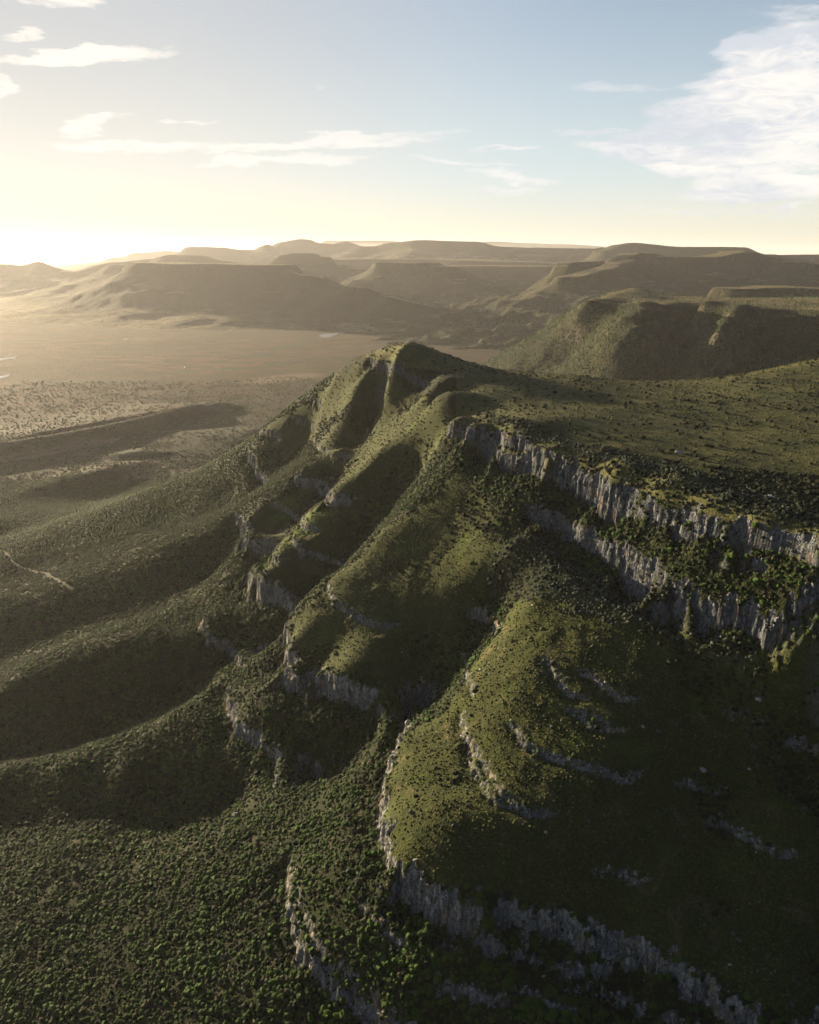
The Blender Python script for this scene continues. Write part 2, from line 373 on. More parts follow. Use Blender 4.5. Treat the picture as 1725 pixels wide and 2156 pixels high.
def near_height(x, y):
    h0 = near_rbf(x, y)
    e = 5.0
    gx = (near_rbf(x + e, y) - near_rbf(x - e, y)) / (2 * e); gy = (near_rbf(x, y + e) - near_rbf(x, y - e)) / (2 * e)
    g = np.sqrt(gx * gx + gy * gy)
    amp = sstep(-190, -225, h0)
    # distance to any wall calms the large noise, so that the wall keeps its line
    info = []
    calm = np.zeros_like(h0)
    for lx, ly, lz, drop, fade, kind in CL:
        reach = fade + drop * 2.6 + 25
        D, Zt = near_line(x, y, lx, ly, lz, reach)
        info.append((D, Zt)); calm = np.maximum(calm, 1 - sstep(fade * .6, fade + drop + 18, D))
    gul = ridged(x + 22 * perlin(x / 70, y / 70, 5), y, 55, 4, 11) - 0.5
    flat = 1 - .7 * sstep(-540, -600, h0)
    noise = gul * 1.9 * amp * flat * (1 - .3 * calm) + fbm(x, y, 160, 3, 3) * 4.0 * amp * (1 - calm) * flat + fbm(x, y, 150, 3, 9) * 2.5 * (1 - amp)
    h = h0 + noise * (1 - .75 * calm)
    out = h.copy(); rock = np.zeros_like(h); bigr = np.zeros_like(h)
    c1 = cells(x, y, 5.0, 21); c2 = cells(x, y, 13.0, 31); c3 = cells(x, y, 3.2, 25)
    for (lx, ly, lz, drop, fade, kind), (D, Zt) in zip(CL, info):
        sel = D < 1e8
        if not sel.any(): continue
        big = drop > 12
        ca = c1 if drop > 6 else c3
        jit = ((ca[2] - .5) * (3.6 if big else 1.8) + (c2[2] - .5) * (6.0 if big else 1.2)) * np.clip(g, .15, .7)
        hc = h + gx * (ca[0] - x) + gy * (ca[1] - y) + jit
        d = Zt - hc
        a = drop * .16 + .4; b = drop * 1.75
        t = np.where(d <= 0, 0, np.where(d < a, d * drop / a, np.where(d < b, drop + (d - a) * (b - drop) / (b - a), d)))
        rag = sstep(-.42, -.12, fbm(x, y, 34, 2, 77 + kind)) if big else sstep(-.7, -.3, fbm(x, y, 14, 2, 77 + kind))
        k = (1 - sstep(fade + drop * .55, fade * 1.4 + drop * 1.3 + 6, D)) * rag
        k = np.where(sel, k, 0)
        # second joint half way down gives the big walls a ledge here and there
        out += k * (-(t - np.maximum(d, 0)))
        if big: bigr = np.maximum(bigr, k)
        rock = np.maximum(rock, k * sstep(-.5, 0.1, d) * (1 - sstep(a * 1.05 + .1, a * 1.6 + (.9 if big else .25), d)))
    out += fbm(x, y, 20, 3, 71) * .9 * amp * (1 - .5 * rock) + rock * (c1[2] - .5) * 1.2 + fbm(x, y, 4.5, 2, 73) * .22
    return out, rock, calm, bigr
axx = axis(-1150, 1700, -330, 420, 1.5 if not DEV else 3.0, 1.006 if not DEV else 1.012)
axy = axis(60, 2500, 240, 880, 1.5 if not DEV else 3.0, 1.004 if not DEV else 1.008)
NX, NY = np.meshgrid(axx, axy)
NZ, NROCK, NCALM, NBIG = near_height(NX, NY)
print('near grid', NX.shape)
def bil(ax, ay, A, x, y):
    x = np.clip(x, ax[0], ax[-1]); y = np.clip(y, ay[0], ay[-1])
    i = np.clip(np.searchsorted(ax, x) - 1, 0, len(ax) - 2); j = np.clip(np.searchsorted(ay, y) - 1, 0, len(ay) - 2)
    tx = (x - ax[i]) / (ax[i + 1] - ax[i]); ty = (y - ay[j]) / (ay[j + 1] - ay[j])
    return A[j, i] * (1 - tx) * (1 - ty) + A[j, i + 1] * tx * (1 - ty) + A[j + 1, i] * (1 - tx) * ty + A[j + 1, i + 1] * tx * ty

#@@FAR
# ---------------------------------------------------------------- materials
class NT:
    """a few shorthands for building node materials"""
    def __init__(s, name):
        s.m = bpy.data.materials.new(name); s.m.use_nodes = True; s.t = s.m.node_tree; s.n = s.t.nodes; s.l = s.t.links
        s.bsdf = s.n['Principled BSDF']; s.bsdf.inputs['Roughness'].default_value = .95; s.bsdf.inputs['Specular IOR Level'].default_value = .12
        s.pos = s.n.new('ShaderNodeNewGeometry').outputs['Position']
    def val(s, sock, v):
        if hasattr(v, 'is_output'): s.l.new(v, sock)
        else:
            try: sock.default_value = v
            except Exception: sock.default_value = (*v, 1)
    def noise(s, scale, detail=4, rough=.55, dist=0.0, vec=None, stretch=None):
        n = s.n.new('ShaderNodeTexNoise'); n.inputs['Scale'].default_value = 1.0 / scale; n.inputs['Detail'].default_value = detail
        n.inputs['Roughness'].default_value = rough; n.inputs['Distortion'].default_value = dist
        v = vec or s.pos
        if stretch:
            mp = s.n.new('ShaderNodeVectorMath'); mp.operation = 'MULTIPLY'; s.l.new(v, mp.inputs[0]); mp.inputs[1].default_value = stretch; v = mp.outputs[0]
        s.l.new(v, n.inputs['Vector']); return n.outputs['Fac']
    def voro(s, scale, out='Distance', vec=None, stretch=None, feature='F1'):
        n = s.n.new('ShaderNodeTexVoronoi'); n.feature = feature; n.inputs['Scale'].default_value = 1.0 / scale
        v = vec or s.pos
        if stretch:
            mp = s.n.new('ShaderNodeVectorMath'); mp.operation = 'MULTIPLY'; s.l.new(v, mp.inputs[0]); mp.inputs[1].default_value = stretch; v = mp.outputs[0]
        s.l.new(v, n.inputs['Vector']); return n.outputs[out]
    def ramp(s, x, a, b, lo=0.0, hi=1.0, smooth=True):
        n = s.n.new('ShaderNodeMapRange'); n.interpolation_type = 'SMOOTHSTEP' if smooth else 'LINEAR'
        s.l.new(x, n.inputs[0]); n.inputs[1].default_value = a; n.inputs[2].default_value = b; n.inputs[3].default_value = lo; n.inputs[4].default_value = hi
        return n.outputs[0]
    def mix(s, f, a, b, mode='MIX'):
        n = s.n.new('ShaderNodeMix'); n.data_type = 'RGBA'; n.blend_type = mode
        s.val(n.inputs[0], f)
        for k, v in ((6, a), (7, b)):
            if hasattr(v, 'is_output'): s.l.new(v, n.inputs[k])
            else: n.inputs[k].default_value = (*v, 1)
        return n.outputs[2]
    def math(s, op, a, b=0.0, c=None):
        n = s.n.new('ShaderNodeMath'); n.operation = op; s.val(n.inputs[0], a); s.val(n.inputs[1], b)
        if c is not None: s.val(n.inputs[2], c)
        return n.outputs[0]
    def attr(s, name):
        n = s.n.new('ShaderNodeAttribute'); n.attribute_name = name; return n.outputs['Fac']
    def bump(s, h, dist, strength=1.0, normal=None):
        n = s.n.new('ShaderNodeBump'); n.inputs['Strength'].default_value = strength; n.inputs['Distance'].default_value = dist
        s.l.new(h, n.inputs['Height'])
        if normal is not None: s.l.new(normal, n.inputs['Normal'])
        return n.outputs[0]
    def up(s):
        g = s.n.new('ShaderNodeNewGeometry'); x = s.n.new('ShaderNodeSeparateXYZ'); s.l.new(g.outputs['True Normal'], x.inputs[0]); return x.outputs[2]
    def done(s, col, normal=None):
        s.l.new(col, s.bsdf.inputs['Base Color'])
        if normal is not None: s.l.new(normal, s.bsdf.inputs['Normal'])
        return s.m

def hillside_material():
    t = NT('hillside')
    big = t.noise(70, 4, .55); mid = t.noise(14, 4, .6); fine = t.noise(2.2, 3, .7); tuft = t.voro(1.5, 'Distance'); tuft2 = t.voro(3.1, 'Distance')
    grass = t.mix(t.ramp(big, .35, .65), (0.0330, 0.0431, 0.0086), (0.0530, 0.0590, 0.0122))
    grass = t.mix(t.ramp(mid, .42, .66), grass, (0.0650, 0.0681, 0.0157))
    grass = t.mix(t.ramp(fine, .36, .60), (0.0180, 0.0272, 0.0066), grass)
    grass = t.mix(t.ramp(tuft, .25, .62), t.mix(.5, grass, (0.0692, 0.0775, 0.0174)), t.mix(.55, grass, (0.0168, 0.0244, 0.0056)))
    grass = t.mix(t.math('MULTIPLY', t.ramp(t.noise(31, 5, .7, 1.2), .56, .66), t.ramp(fine, .60, .40)), grass, (0.1015, 0.0815, 0.0414))
    grass = t.mix(t.math('MULTIPLY', t.ramp(t.noise(12, 3, .7, .8, stretch=(.5, .5, 2.5)), .60, .68), .6), grass, (0.0239, 0.0342, 0.0115))
    lush = t.mix(t.ramp(fine, .4, .6), (0.0330, 0.0538, 0.0069), (0.0722, 0.1077, 0.0113))
    grass = t.mix(t.attr('lush'), grass, lush)
    plat = t.mix(t.ramp(mid, .35, .65), (0.0652, 0.0680, 0.0212), (0.1100, 0.1028, 0.0354)); plat = t.mix(t.ramp(big, .5, .66), plat, (0.0407, 0.0523, 0.0155)); plat = t.mix(t.ramp(fine, .38, .52), (0.0367, 0.0436, 0.0143), plat)
    grass = t.mix(t.attr('plateau'), grass, plat)
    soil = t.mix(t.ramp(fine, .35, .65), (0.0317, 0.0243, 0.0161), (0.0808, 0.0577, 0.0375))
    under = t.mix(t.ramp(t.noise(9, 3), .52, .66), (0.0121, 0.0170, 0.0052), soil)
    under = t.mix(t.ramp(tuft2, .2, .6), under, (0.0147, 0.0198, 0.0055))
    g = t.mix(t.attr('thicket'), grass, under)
    # stones lying about
    st = t.math('MULTIPLY', t.math('LESS_THAN', t.voro(4.2, 'Distance'), .13), t.ramp(t.noise(38, 2), .52, .62))
    g = t.mix(st, g, (0.2184, 0.1950, 0.1560))
    g = t.mix(t.attr('track'), g, (0.1560, 0.1209, 0.0780))
    # rock
    r1 = t.noise(9, 5, .6, .4, stretch=(1, 1, .25)); r2 = t.noise(1.6, 4, .7, stretch=(1, 1, .35)); r3 = t.noise(24, 3, .5)
    rock = t.mix(t.ramp(r1, .35, .65), (0.0826, 0.0882, 0.0976), (0.1817, 0.1832, 0.1809))
    rock = t.mix(t.ramp(r3, .55, .70), rock, (0.1981, 0.1413, 0.1012))
    rock = t.mix(t.ramp(r2, .52, .68), rock, (0.1155, 0.1131, 0.1094))
    wv = t.n.new('ShaderNodeVectorMath'); wv.operation = 'MULTIPLY_ADD'; wn_ = t.n.new('ShaderNodeTexNoise'); wn_.inputs['Scale'].default_value = .35; wn_.inputs['Detail'].default_value = 4; t.l.new(t.pos, wn_.inputs['Vector']); t.l.new(wn_.outputs['Color'], wv.inputs[0]); wv.inputs[1].default_value = (5, 5, 5); t.l.new(t.pos, wv.inputs[2])
    crack = t.ramp(t.voro(3.4, 'Distance', vec=wv.outputs[0], stretch=(1, 1, .16), feature='DISTANCE_TO_EDGE'), .0, .16)
    crack2 = t.ramp(t.voro(6.5, 'Distance', vec=wv.outputs[0], stretch=(.35, .35, 1.4), feature='DISTANCE_TO_EDGE'), .0, .06)
    crack = t.math('MULTIPLY', crack, t.math('MAXIMUM', crack2, .5))
    rock = t.mix(crack, t.mix(.68, rock, (.03, .03, .03)), rock)
    lichen = t.ramp(t.noise(3.5, 3), .58, .66)
    rock = t.mix(t.math('MULTIPLY', lichen, .6), rock, (.10, .115, .06))
    steep = t.ramp(t.up(), .34, .22)
    k = t.math('MAXIMUM', t.math('MULTIPLY', t.attr('rock'), t.ramp(t.up(), .88, .72)), t.math('MULTIPLY', steep, t.attr('wall')))
    k = t.math('MULTIPLY', k, t.ramp(t.noise(3.8, 3, .6), .30, .42))
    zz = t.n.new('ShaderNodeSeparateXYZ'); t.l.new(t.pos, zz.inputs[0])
    rock = t.mix(1.0, rock, t.mix(t.ramp(zz.outputs[2], -312, -285), (1.45, 1.42, 1.36), (.80, .84, .92)), 'MULTIPLY')      # painted light: lower rock lightened against its shade, sunlit upper rock darkened
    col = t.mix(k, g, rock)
    bh = t.math('ADD', t.math('MULTIPLY', tuft, -.5), t.math('MULTIPLY', fine, .9))
    n1 = t.bump(bh, .9, .8)
    rb = t.math('ADD', t.math('MULTIPLY', crack, .5), t.math('ADD', t.math('MULTIPLY', r2, .7), r1))
    n2 = t.bump(rb, 1.6, 1.0)
    mixn = t.n.new('ShaderNodeMix'); mixn.data_type = 'VECTOR'; t.l.new(k, mixn.inputs[0]); t.l.new(n1, mixn.inputs[4]); t.l.new(n2, mixn.inputs[5])
    return t.done(col, mixn.outputs[1])

def plain_material():
    t = NT('plain')
    st = (1, 1, 0)
    big = t.noise(900, 5, .6, 1.0, stretch=(1, 1.5, 0)); mid = t.noise(160, 5, .65, .6, stretch=(1, 1.6, 0)); fine = t.noise(22, 4, .7, stretch=st); dots = t.voro(13, 'Distance', stretch=st)
    a = t.mix(t.ramp(big, .40, .60), (0.0865, 0.0407, 0.0143), (0.0433, 0.0271, 0.0074))
    a = t.mix(t.ramp(mid, .45, .56), a, (0.0346, 0.0241, 0.0064))
    a = t.mix(t.ramp(t.noise(420, 3, .6, .8, stretch=st), .60, .68), a, (0.0578, 0.0446, 0.0078))
    a = t.mix(t.ramp(fine, .40, .58), t.mix(.4, a, (0.0288, 0.0214, 0.0061)), a)
    shr = t.math('MULTIPLY', t.ramp(dots, .42, .30), t.ramp(mid, .30, .52))
    a = t.mix(shr, a, (0.0162, 0.0140, 0.0035))
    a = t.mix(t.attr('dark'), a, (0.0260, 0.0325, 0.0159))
    a = t.mix(t.attr('bare'), a, (0.1445, 0.1047, 0.0650))
    bh = t.math('ADD', t.math('MULTIPLY', t.ramp(dots, .5, .15), 1.0), t.math('MULTIPLY', fine, .8))
    return t.done(a, t.bump(bh, 2.5, .9))

def far_material(name, grass, green, rockc, scale):
    """slopes and tops of the distant mountains"""
    t = NT(name)
    big = t.noise(scale, 5, .6); mid = t.noise(scale * .2, 4, .65); fine = t.noise(scale * .035, 3, .7); dots = t.voro(scale * .03)
    a = t.mix(t.ramp(big, .38, .62), green, grass)
    a = t.mix(t.ramp(mid, .40, .62), t.mix(.5, a, green), a)
    a = t.mix(t.ramp(fine, .42, .58), t.mix(.7, a, (.014, .020, .008)), a)
    a = t.mix(t.ramp(dots, .5, .3), a, t.mix(.75, a, (.012, .018, .007)))
    up = t.up()
    bare = t.math('MULTIPLY', t.ramp(up, .965, .99), .8)  # flat tops: bare ground, lightened and yellowed to paint in their sunlight
    a = t.mix(bare, a, t.mix(t.ramp(mid, .4, .6), t.mix(.5, grass, (.15, .115, .045)), (.20, .17, .085)))
    k = t.math('MULTIPLY', t.ramp(up, .58, .44), t.ramp(mid, .45, .58))
    a = t.mix(k, a, rockc)
    bh = t.math('ADD', t.math('MULTIPLY', dots, -.6), t.math('ADD', fine, mid))
    return t.done(a, t.bump(bh, scale * .035, 1.0))

M_hill = hillside_material(); M_plain = plain_material()
M_far = far_material('far_slopes', (.088, .072, .028), (.034, .038, .016), (.060, .050, .036), 420)
M_mesa = far_material('shaded_mesa_slopes', (.050, .040, .018), (.028, .028, .013), (.045, .036, .026), 420)  # darker copy of far_slopes, the mesa's shade put into its colour
M_mid = far_material('near_mesa_slopes', (0.0504, 0.0466, 0.0179), (0.0191, 0.0236, 0.0089), (0.0902, 0.0769, 0.0547), 260)

# ---------------------------------------------------------------- the valley floor: one sheet out to the horizon
def dist_line(x, y, pts):
    best = np.full(x.shape, 1e18); tt = np.zeros(x.shape)
    for i in range(len(pts) - 1):
        ax, ay = pts[i][:2]; ex, ey = pts[i + 1][0] - ax, pts[i + 1][1] - ay
        t = np.clip(((x - ax) * ex + (y - ay) * ey) / (ex * ex + ey * ey), 0, 1)
        d = (x - ax - t * ex) ** 2 + (y - ay - t * ey) ** 2
        m = d < best; best = np.where(m, d, best); tt = np.where(m, i + t, tt)
    return np.sqrt(best), tt
fl = lambda *q: [P(u, v, FLOOR) for u, v in q]
SCARPS = [(fl((436, 868), (380, 880), (300, 900), (200, 922), (100, 940), (0, 956), (-150, 980)), 36, 90, 500),
          (fl((330, 958), (300, 958), (255, 962)), 12, 45, 120), (fl((268, 990), (225, 1002), (180, 1015), (120, 1028)), 22, 60, 160)]
PONDS = [fl((672, 706), (684, 703.5), (700, 702), (714, 700.5), (709, 705), (694, 710), (679, 710)),
         fl((-6, 756), (8, 754), (20, 753), (36, 752), (30, 755), (14, 757), (-6, 760)),
         fl((-8, 793), (6, 791), (21, 788), (18, 792), (8, 796), (-8, 797)),
         fl((258, 714), (266, 713), (272, 712), (266, 715))]
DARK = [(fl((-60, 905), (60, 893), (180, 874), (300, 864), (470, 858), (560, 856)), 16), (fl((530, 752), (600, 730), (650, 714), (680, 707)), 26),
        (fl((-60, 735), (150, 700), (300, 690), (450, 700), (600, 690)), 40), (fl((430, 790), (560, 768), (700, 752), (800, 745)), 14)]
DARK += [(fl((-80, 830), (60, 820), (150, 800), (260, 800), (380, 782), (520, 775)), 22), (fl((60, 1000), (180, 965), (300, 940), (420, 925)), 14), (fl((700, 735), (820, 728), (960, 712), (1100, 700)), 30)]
def floor_height(x, y):
    h = FLOOR + fbm(x, y, 1400, 4, 201) * 9 + fbm(x, y, 260, 3, 203) * 2.2
    d0 = np.sqrt(x * x + y * y)
    for pts, H, steep, gentle in SCARPS:
        d, t = dist_line(x, y, pts)
        # which side: positive towards the camera
        (ax, ay), (bx, by) = pts[0][:2], pts[-1][:2]
        side = (x - ax) * (by - ay) - (y - ay) * (bx - ax)
        side = np.sign(side) * (1 if (0 - ax) * (by - ay) - (0 - ay) * (bx - ax) > 0 else -1)
        sd = d * side
        n = len(pts) - 1; edge = np.minimum(t, n - t); ef = sstep(0, .5, edge + np.clip(1 - d / (steep * 2), 0, .3))
        w = np.where(sd > 0, 1 - sstep(0, steep * (1 + .4 * fbm(x, y, 200, 2, 9)), sd), 1 - sstep(0, gentle, -sd))
        h = h + H * w * np.clip(ef, 0, 1)
    for pts in PONDS:
        cx = np.mean([p[0] for p in pts]); cy = np.mean([p[1] for p in pts]); r = max(math.dist((cx, cy), p[:2]) for p in pts)
        w = 1 - sstep(r * 1.2, r * 3.0 + 160, np.hypot(x - cx, y - cy)); h = h * (1 - w) + (FLOOR - .5) * w
    return h
fx = axis(-90000, 90000, -3000, 3000, 26 if not DEV else 60, 1.03); fy = axis(-2000, 140000, 1100, 8000, 15 if not DEV else 40, 1.02)
FX, FY = np.meshgrid(fx, fy); FZ = floor_height(FX, FY)
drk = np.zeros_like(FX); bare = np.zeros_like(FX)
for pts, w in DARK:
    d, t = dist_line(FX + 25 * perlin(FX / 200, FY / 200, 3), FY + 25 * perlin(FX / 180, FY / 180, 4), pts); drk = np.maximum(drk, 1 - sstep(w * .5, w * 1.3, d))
for q, w in ((fl((-20, 975), (180, 938), (330, 915), (420, 905)), 22), (fl((320, 975), (300, 1000)), 45), (fl((560, 800), (640, 790)), 90)):
    d, t = dist_line(FX, FY, q); bare = np.maximum(bare, (1 - sstep(w * .4, w * 1.6, d)) * .8)
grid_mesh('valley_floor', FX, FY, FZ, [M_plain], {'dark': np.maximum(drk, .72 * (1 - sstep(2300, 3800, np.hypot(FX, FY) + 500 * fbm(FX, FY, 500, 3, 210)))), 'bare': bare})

t = NT('water'); t.bsdf.inputs['Base Color'].default_value = (.30, .30, .29, 1); t.bsdf.inputs['Roughness'].default_value = .28; t.bsdf.inputs['Specular IOR Level'].default_value = .6  # pale base paints the sky's glint into the water colour
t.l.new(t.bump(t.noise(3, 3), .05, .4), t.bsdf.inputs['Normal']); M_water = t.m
import bmesh
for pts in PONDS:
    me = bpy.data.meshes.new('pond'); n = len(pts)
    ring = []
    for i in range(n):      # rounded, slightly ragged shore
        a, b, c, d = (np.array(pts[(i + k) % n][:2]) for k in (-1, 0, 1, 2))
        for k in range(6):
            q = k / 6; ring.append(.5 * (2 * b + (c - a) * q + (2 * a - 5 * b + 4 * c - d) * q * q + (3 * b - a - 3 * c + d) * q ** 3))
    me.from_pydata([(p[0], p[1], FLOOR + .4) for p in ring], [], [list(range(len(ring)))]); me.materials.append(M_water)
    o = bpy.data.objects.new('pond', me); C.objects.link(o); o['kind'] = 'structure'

# ---------------------------------------------------------------- distant mountains
def far_hill(name, crest, width, talus, cliff, mat, res, gull=.3, gscale=450, floor=FLOOR, power=1.9, tops=6.0, label=None, seed=0, back=None):
    """a mountain with a crest line (frame position and forward distance), a flat top of the given half width and worn slopes"""
    pts = [PD(*q) for q in crest]
    xs = [p[0] for p in pts]; ys = [p[1] for p in pts]; m = width + talus * 1.25
    if DEV: res *= 2
    ax = np.arange(min(xs) - m, max(xs) + m, res); ay = np.arange(min(ys) - m, max(ys) + m, res)
    X, Y = np.meshgrid(ax, ay)
    wx = X + fbm(X, Y, gscale * 2, 3, 301 + seed) * gscale * .5; wy = Y + fbm(X, Y, gscale * 2, 3, 302 + seed) * gscale * .5
    D, T = dist_line(wx, wy, pts)
    T2 = np.clip(T, 0, len(pts) - 1); i0 = np.minimum(T2.astype(int), len(pts) - 2); fr = T2 - i0; fr = fr * fr * (3 - 2 * fr)
    zc = np.array([p[2] for p in pts]); top = zc[i0] * (1 - fr) + zc[i0 + 1] * fr
    D = np.maximum(0, D - width)
    gl = ridged(X, Y, gscale, 4, 303 + seed)
    D = D * (1 + gull * 2.2 * (.55 - gl)) + 0
    t = np.clip(D / talus, 0, 1.3)
    H = top - floor
    c = sstep(0, .05, t) * cliff
    slope = (1 - np.clip(t, 0, 1)) ** power
    bench = .03 * np.sin(np.clip(t, 0, 1) * 26 + gl * 3) * (1 - t) * (t > .05)
    Z = floor - 25 + (H + 25) * np.clip((1 - c) * slope + bench * .4 - .0, 0, 1) - 20 * (t > 1) * (t - 1)
    Z += fbm(X, Y, gscale * .7, 4, 304 + seed) * tops * sstep(1.0, .6, t)
    return grid_mesh(name, X, Y, Z, [mat], None, 'structure', label)
S = 'structure'
far_hill('long_spur', [(575, 560, 7700), (640, 580, 7350), (720, 603, 7000), (820, 625, 6750), (920, 645, 6500)], 60, 900, .0, M_mesa, 22, .0, 420, power=1.7, seed=31, tops=2)
far_hill('table_mountain', [(348, 553, 8300), (400, 555, 8150), (500, 555, 7950), (548, 557, 7850)], 330, 2100, .12, M_mesa, 22, .0, 420, power=2.5, seed=1, tops=2)
far_hill('table_mountain', [(262, 557, 10500), (300, 556, 10400), (340, 556, 10300)], 200, 2000, .05, M_far, 40, .0, 420, power=2.0, seed=2)
far_hill('mountain_ridge', [(-140, 560, 13500), (-20, 556, 13000), (40, 559, 13000), (95, 551, 13000), (150, 569, 13200)], 90, 2600, .12, M_far, 50, .15, 800, power=1.5, seed=3)
far_hill('mountain_ridge', [(170, 571, 12500), (230, 552, 12500), (300, 545, 12300), (360, 536, 12100), (415, 537, 12000), (470, 549, 12000), (520, 556, 12000)], 160, 2300, .15, M_far, 45, .15, 800, power=1.6, seed=4)
far_hill('table_mountain', [(420, 520, 17000), (465, 521, 17000), (505, 526, 17000)], 350, 3200, .08, M_far, 70, .15, 1000, seed=5)
far_hill('distant_hills', [(240, 542, 24000), (285, 532, 24000), (350, 528, 24000), (395, 531, 24000), (440, 538, 24000)], 250, 3500, .15, M_far, 110, .15, 1300, power=1.5, seed=6)
far_hill('mountain_ridge', [(530, 533, 17000), (565, 515, 17000), (588, 523, 17200), (620, 510, 17500), (660, 504, 17500), (685, 512, 17500), (722, 514, 17500), (750, 509, 17300), (785, 519, 17300), (820, 524, 17300)], 130, 3300, .14, M_far, 70, .15, 1000, power=1.6, seed=7)
far_hill('high_plateau', [(800, 519, 15500), (850, 511, 15300), (913, 506, 15000), (1008, 509, 15000), (1063, 520, 15000), (1143, 522, 14800), (1252, 524, 14500)], 420, 4200, .1, M_far, 60, .15, 1100, power=1.5, seed=8, tops=14)
far_hill('high_plateau', [(700, 545, 12600), (860, 545, 12600), (960, 546, 12400), (1100, 550, 12200), (1180, 554, 12000)], 500, 2300, .05, M_far, 40, .15, 800, seed=9, tops=10)
far_hill('hill', [(590, 536, 10300), (612, 533, 10200), (645, 534, 10200), (668, 541, 10200)], 130, 1900, .07, M_far, 32, .15, 500, power=1.7, seed=10)
far_hill('hill', [(700, 556, 10400), (760, 566, 10300), (820, 567, 10300)], 90, 1500, .15, M_far, 35, .15, 500, seed=11)
far_hill('hill', [(818, 552, 8900), (860, 553, 8900), (908, 553, 8800), (930, 561, 8700)], 110, 1700, .07, M_far, 28, .15, 500, power=1.7, seed=12)
far_hill('table_mountain', [(945, 559, 10400), (1040, 559, 10300), (1143, 560, 10000)], 300, 1800, .10, M_far, 32, .15, 600, seed=13, tops=5)
far_hill('mountain_ridge', [(1225, 535, 13500), (1262, 521, 13500), (1290, 528, 13500)], 90, 2500, .12, M_far, 55, .15, 800, power=1.5, seed=14)
far_hill('mountain_ridge', [(1272, 527, 11800), (1312, 515, 11800), (1347, 511, 11800), (1412, 520, 11600), (1502, 520, 11400), (1562, 521, 11200), (1640, 537, 11000), (1725, 536, 11000), (1850, 540, 11000)], 140, 2500, .12, M_far, 42, .18, 800, power=1.5, seed=15)
far_hill('distant_hills', [(1040, 509, 40000), (1100, 512, 40000), (1180, 514, 40000), (1290, 520, 40000), (1400, 517, 42000), (1500, 524, 42000)], 500, 4200, .2, M_far, 220, .15, 2000, seed=16)
far_hill('distant_hills', [(700, 507, 42000), (800, 507, 42000), (900, 512, 42000)], 500, 4200, .2, M_far, 220, .15, 2000, seed=17)
far_hill('mountain_ridge', [(1150, 585, 6900), (1190, 560, 7000), (1213, 552, 7100), (1290, 549, 7300)], 60, 1250, .12, M_far, 18, .28, 420, power=1.4, seed=18)
far_hill('mountain_ridge', [(1220, 582, 6500), (1290, 553, 7100), (1332, 533, 7500), (1362, 532, 7500), (1412, 541, 7300), (1487, 541, 7200), (1552, 528, 7700), (1602, 536, 7700), (1660, 553, 7200), (1725, 556, 7100), (1850, 560, 7100)], 100, 2000, .10, M_far, 20, .24, 520, power=1.5, seed=19)
far_hill('table_mountain', [(1552, 606, 4800), (1612, 603, 4800), (1725, 606, 4700), (1850, 610, 4700)], 160, 1000, .10, M_mid, 14, .22, 320, power=1.5, seed=20)

# the mesa across the side valley, with its spurs and gullies
L2 = []
def l2(*q, step=120):
    global L
    keep = L; L = []; L.extend(dense(q, step)); L2.extend(L); L = keep
l2((1240,631,-196),(1262,622,-196),(1293,617,-196),(1328,615,-196),(1388,621,-198),(1462,624,-200),(1560,630,-203),(1640,636,-206),(1725,642,-210),(1850,650,-214))
l2((1233,634,-199),(1288,637,-199),(1340,638,-199),(1388,641,-201))
l2((1388,639,-202),(1378,665,-232),(1350,705,-290),(1300,755,-370),(1240,800,-450))
l2((1430,640,-204),(1440,668,-250),(1448,700,-310),(1430,745,-390),(1405,800,-455),(1400,850,-500))
l2((1470,645,-204),(1520,648,-204),(1552,654,-206),(1525,685,-240),(1492,720,-300),(1462,765,-370),(1440,820,-440))
l2((1590,654,-208),(1625,690,-272),(1605,740,-350),(1550,800,-432),(1500,850,-500))
l2((1480,636,-201),(1560,642,-204),(1640,644,-207),(1725,650,-211))
l2((1400,630,-199),(1440,634,-201),(1480,640,-202))
l2((1650,650,-210),(1725,658,-212),(1850,668,-216))
l2((1725,700,-276),(1700,750,-349))
l2((1230,640,-205),(1185,674,-290),(1110,717,-395),(1018,772,-510),(960,800,-570))
l2((1290,650,-225),(1260,690,-290),(1200,740,-390),(1120,790,-490))
for q in [(700,4300,-600),(1500,4900,-560),(2500,5200,-500),(3500,4300,-230),(3000,3200,-230),(2600,2600,-300),(2000,1900,-540),(1200,1900,-590),(600,2200,-600),(300,2900,-605),(200,3600,-610),(1100,4100,-520),(1800,4300,-300),(2400,4400,-280),(1500,2100,-585),(3400,2000,-400),(3600,5300,-500)]: L2.append(q)
mesa_rbf = RBF(thin(L2, 18), 28, smooth=.002)
ax = np.arange(150, 3600, 9 if not DEV else 22); ay = np.arange(1850, 5200, 9 if not DEV else 22); MX, MY = np.meshgrid(ax, ay)
MH = mesa_rbf(MX, MY); ax_mesa = ax; ay_mesa = ay
am = sstep(-200, -250, MH)
MZ = MH + (ridged(MX, MY, 190, 4, 401) - .5) * 20 * am + fbm(MX, MY, 90, 4, 402) * 9 * am + fbm(MX, MY, 300, 3, 403) * 4 * (1 - am)
for zt, dr in ((-214, 16), (-300, 8), (-345, 6)):
    d = zt - MZ; a = dr * .35; b = dr * 1.7
    k = sstep(-.4, .1, fbm(MX, MY, 160, 3, 410 + dr))
    MZ = MZ - k * np.where(d <= 0, 0, np.where(d < a, d * dr / a - d, np.where(d < b, (dr + (d - a) * (b - dr) / (b - a) - d), 0)))
edge = np.minimum.reduce([MX - 150, 3600 - MX, MY - 1850, 5200 - MY]); MZ = MZ * sstep(0, 300, edge) + (FLOOR - 30) * (1 - sstep(0, 300, edge))
grid_mesh('table_mountain', MX, MY, MZ, [M_mid], None, 'structure')

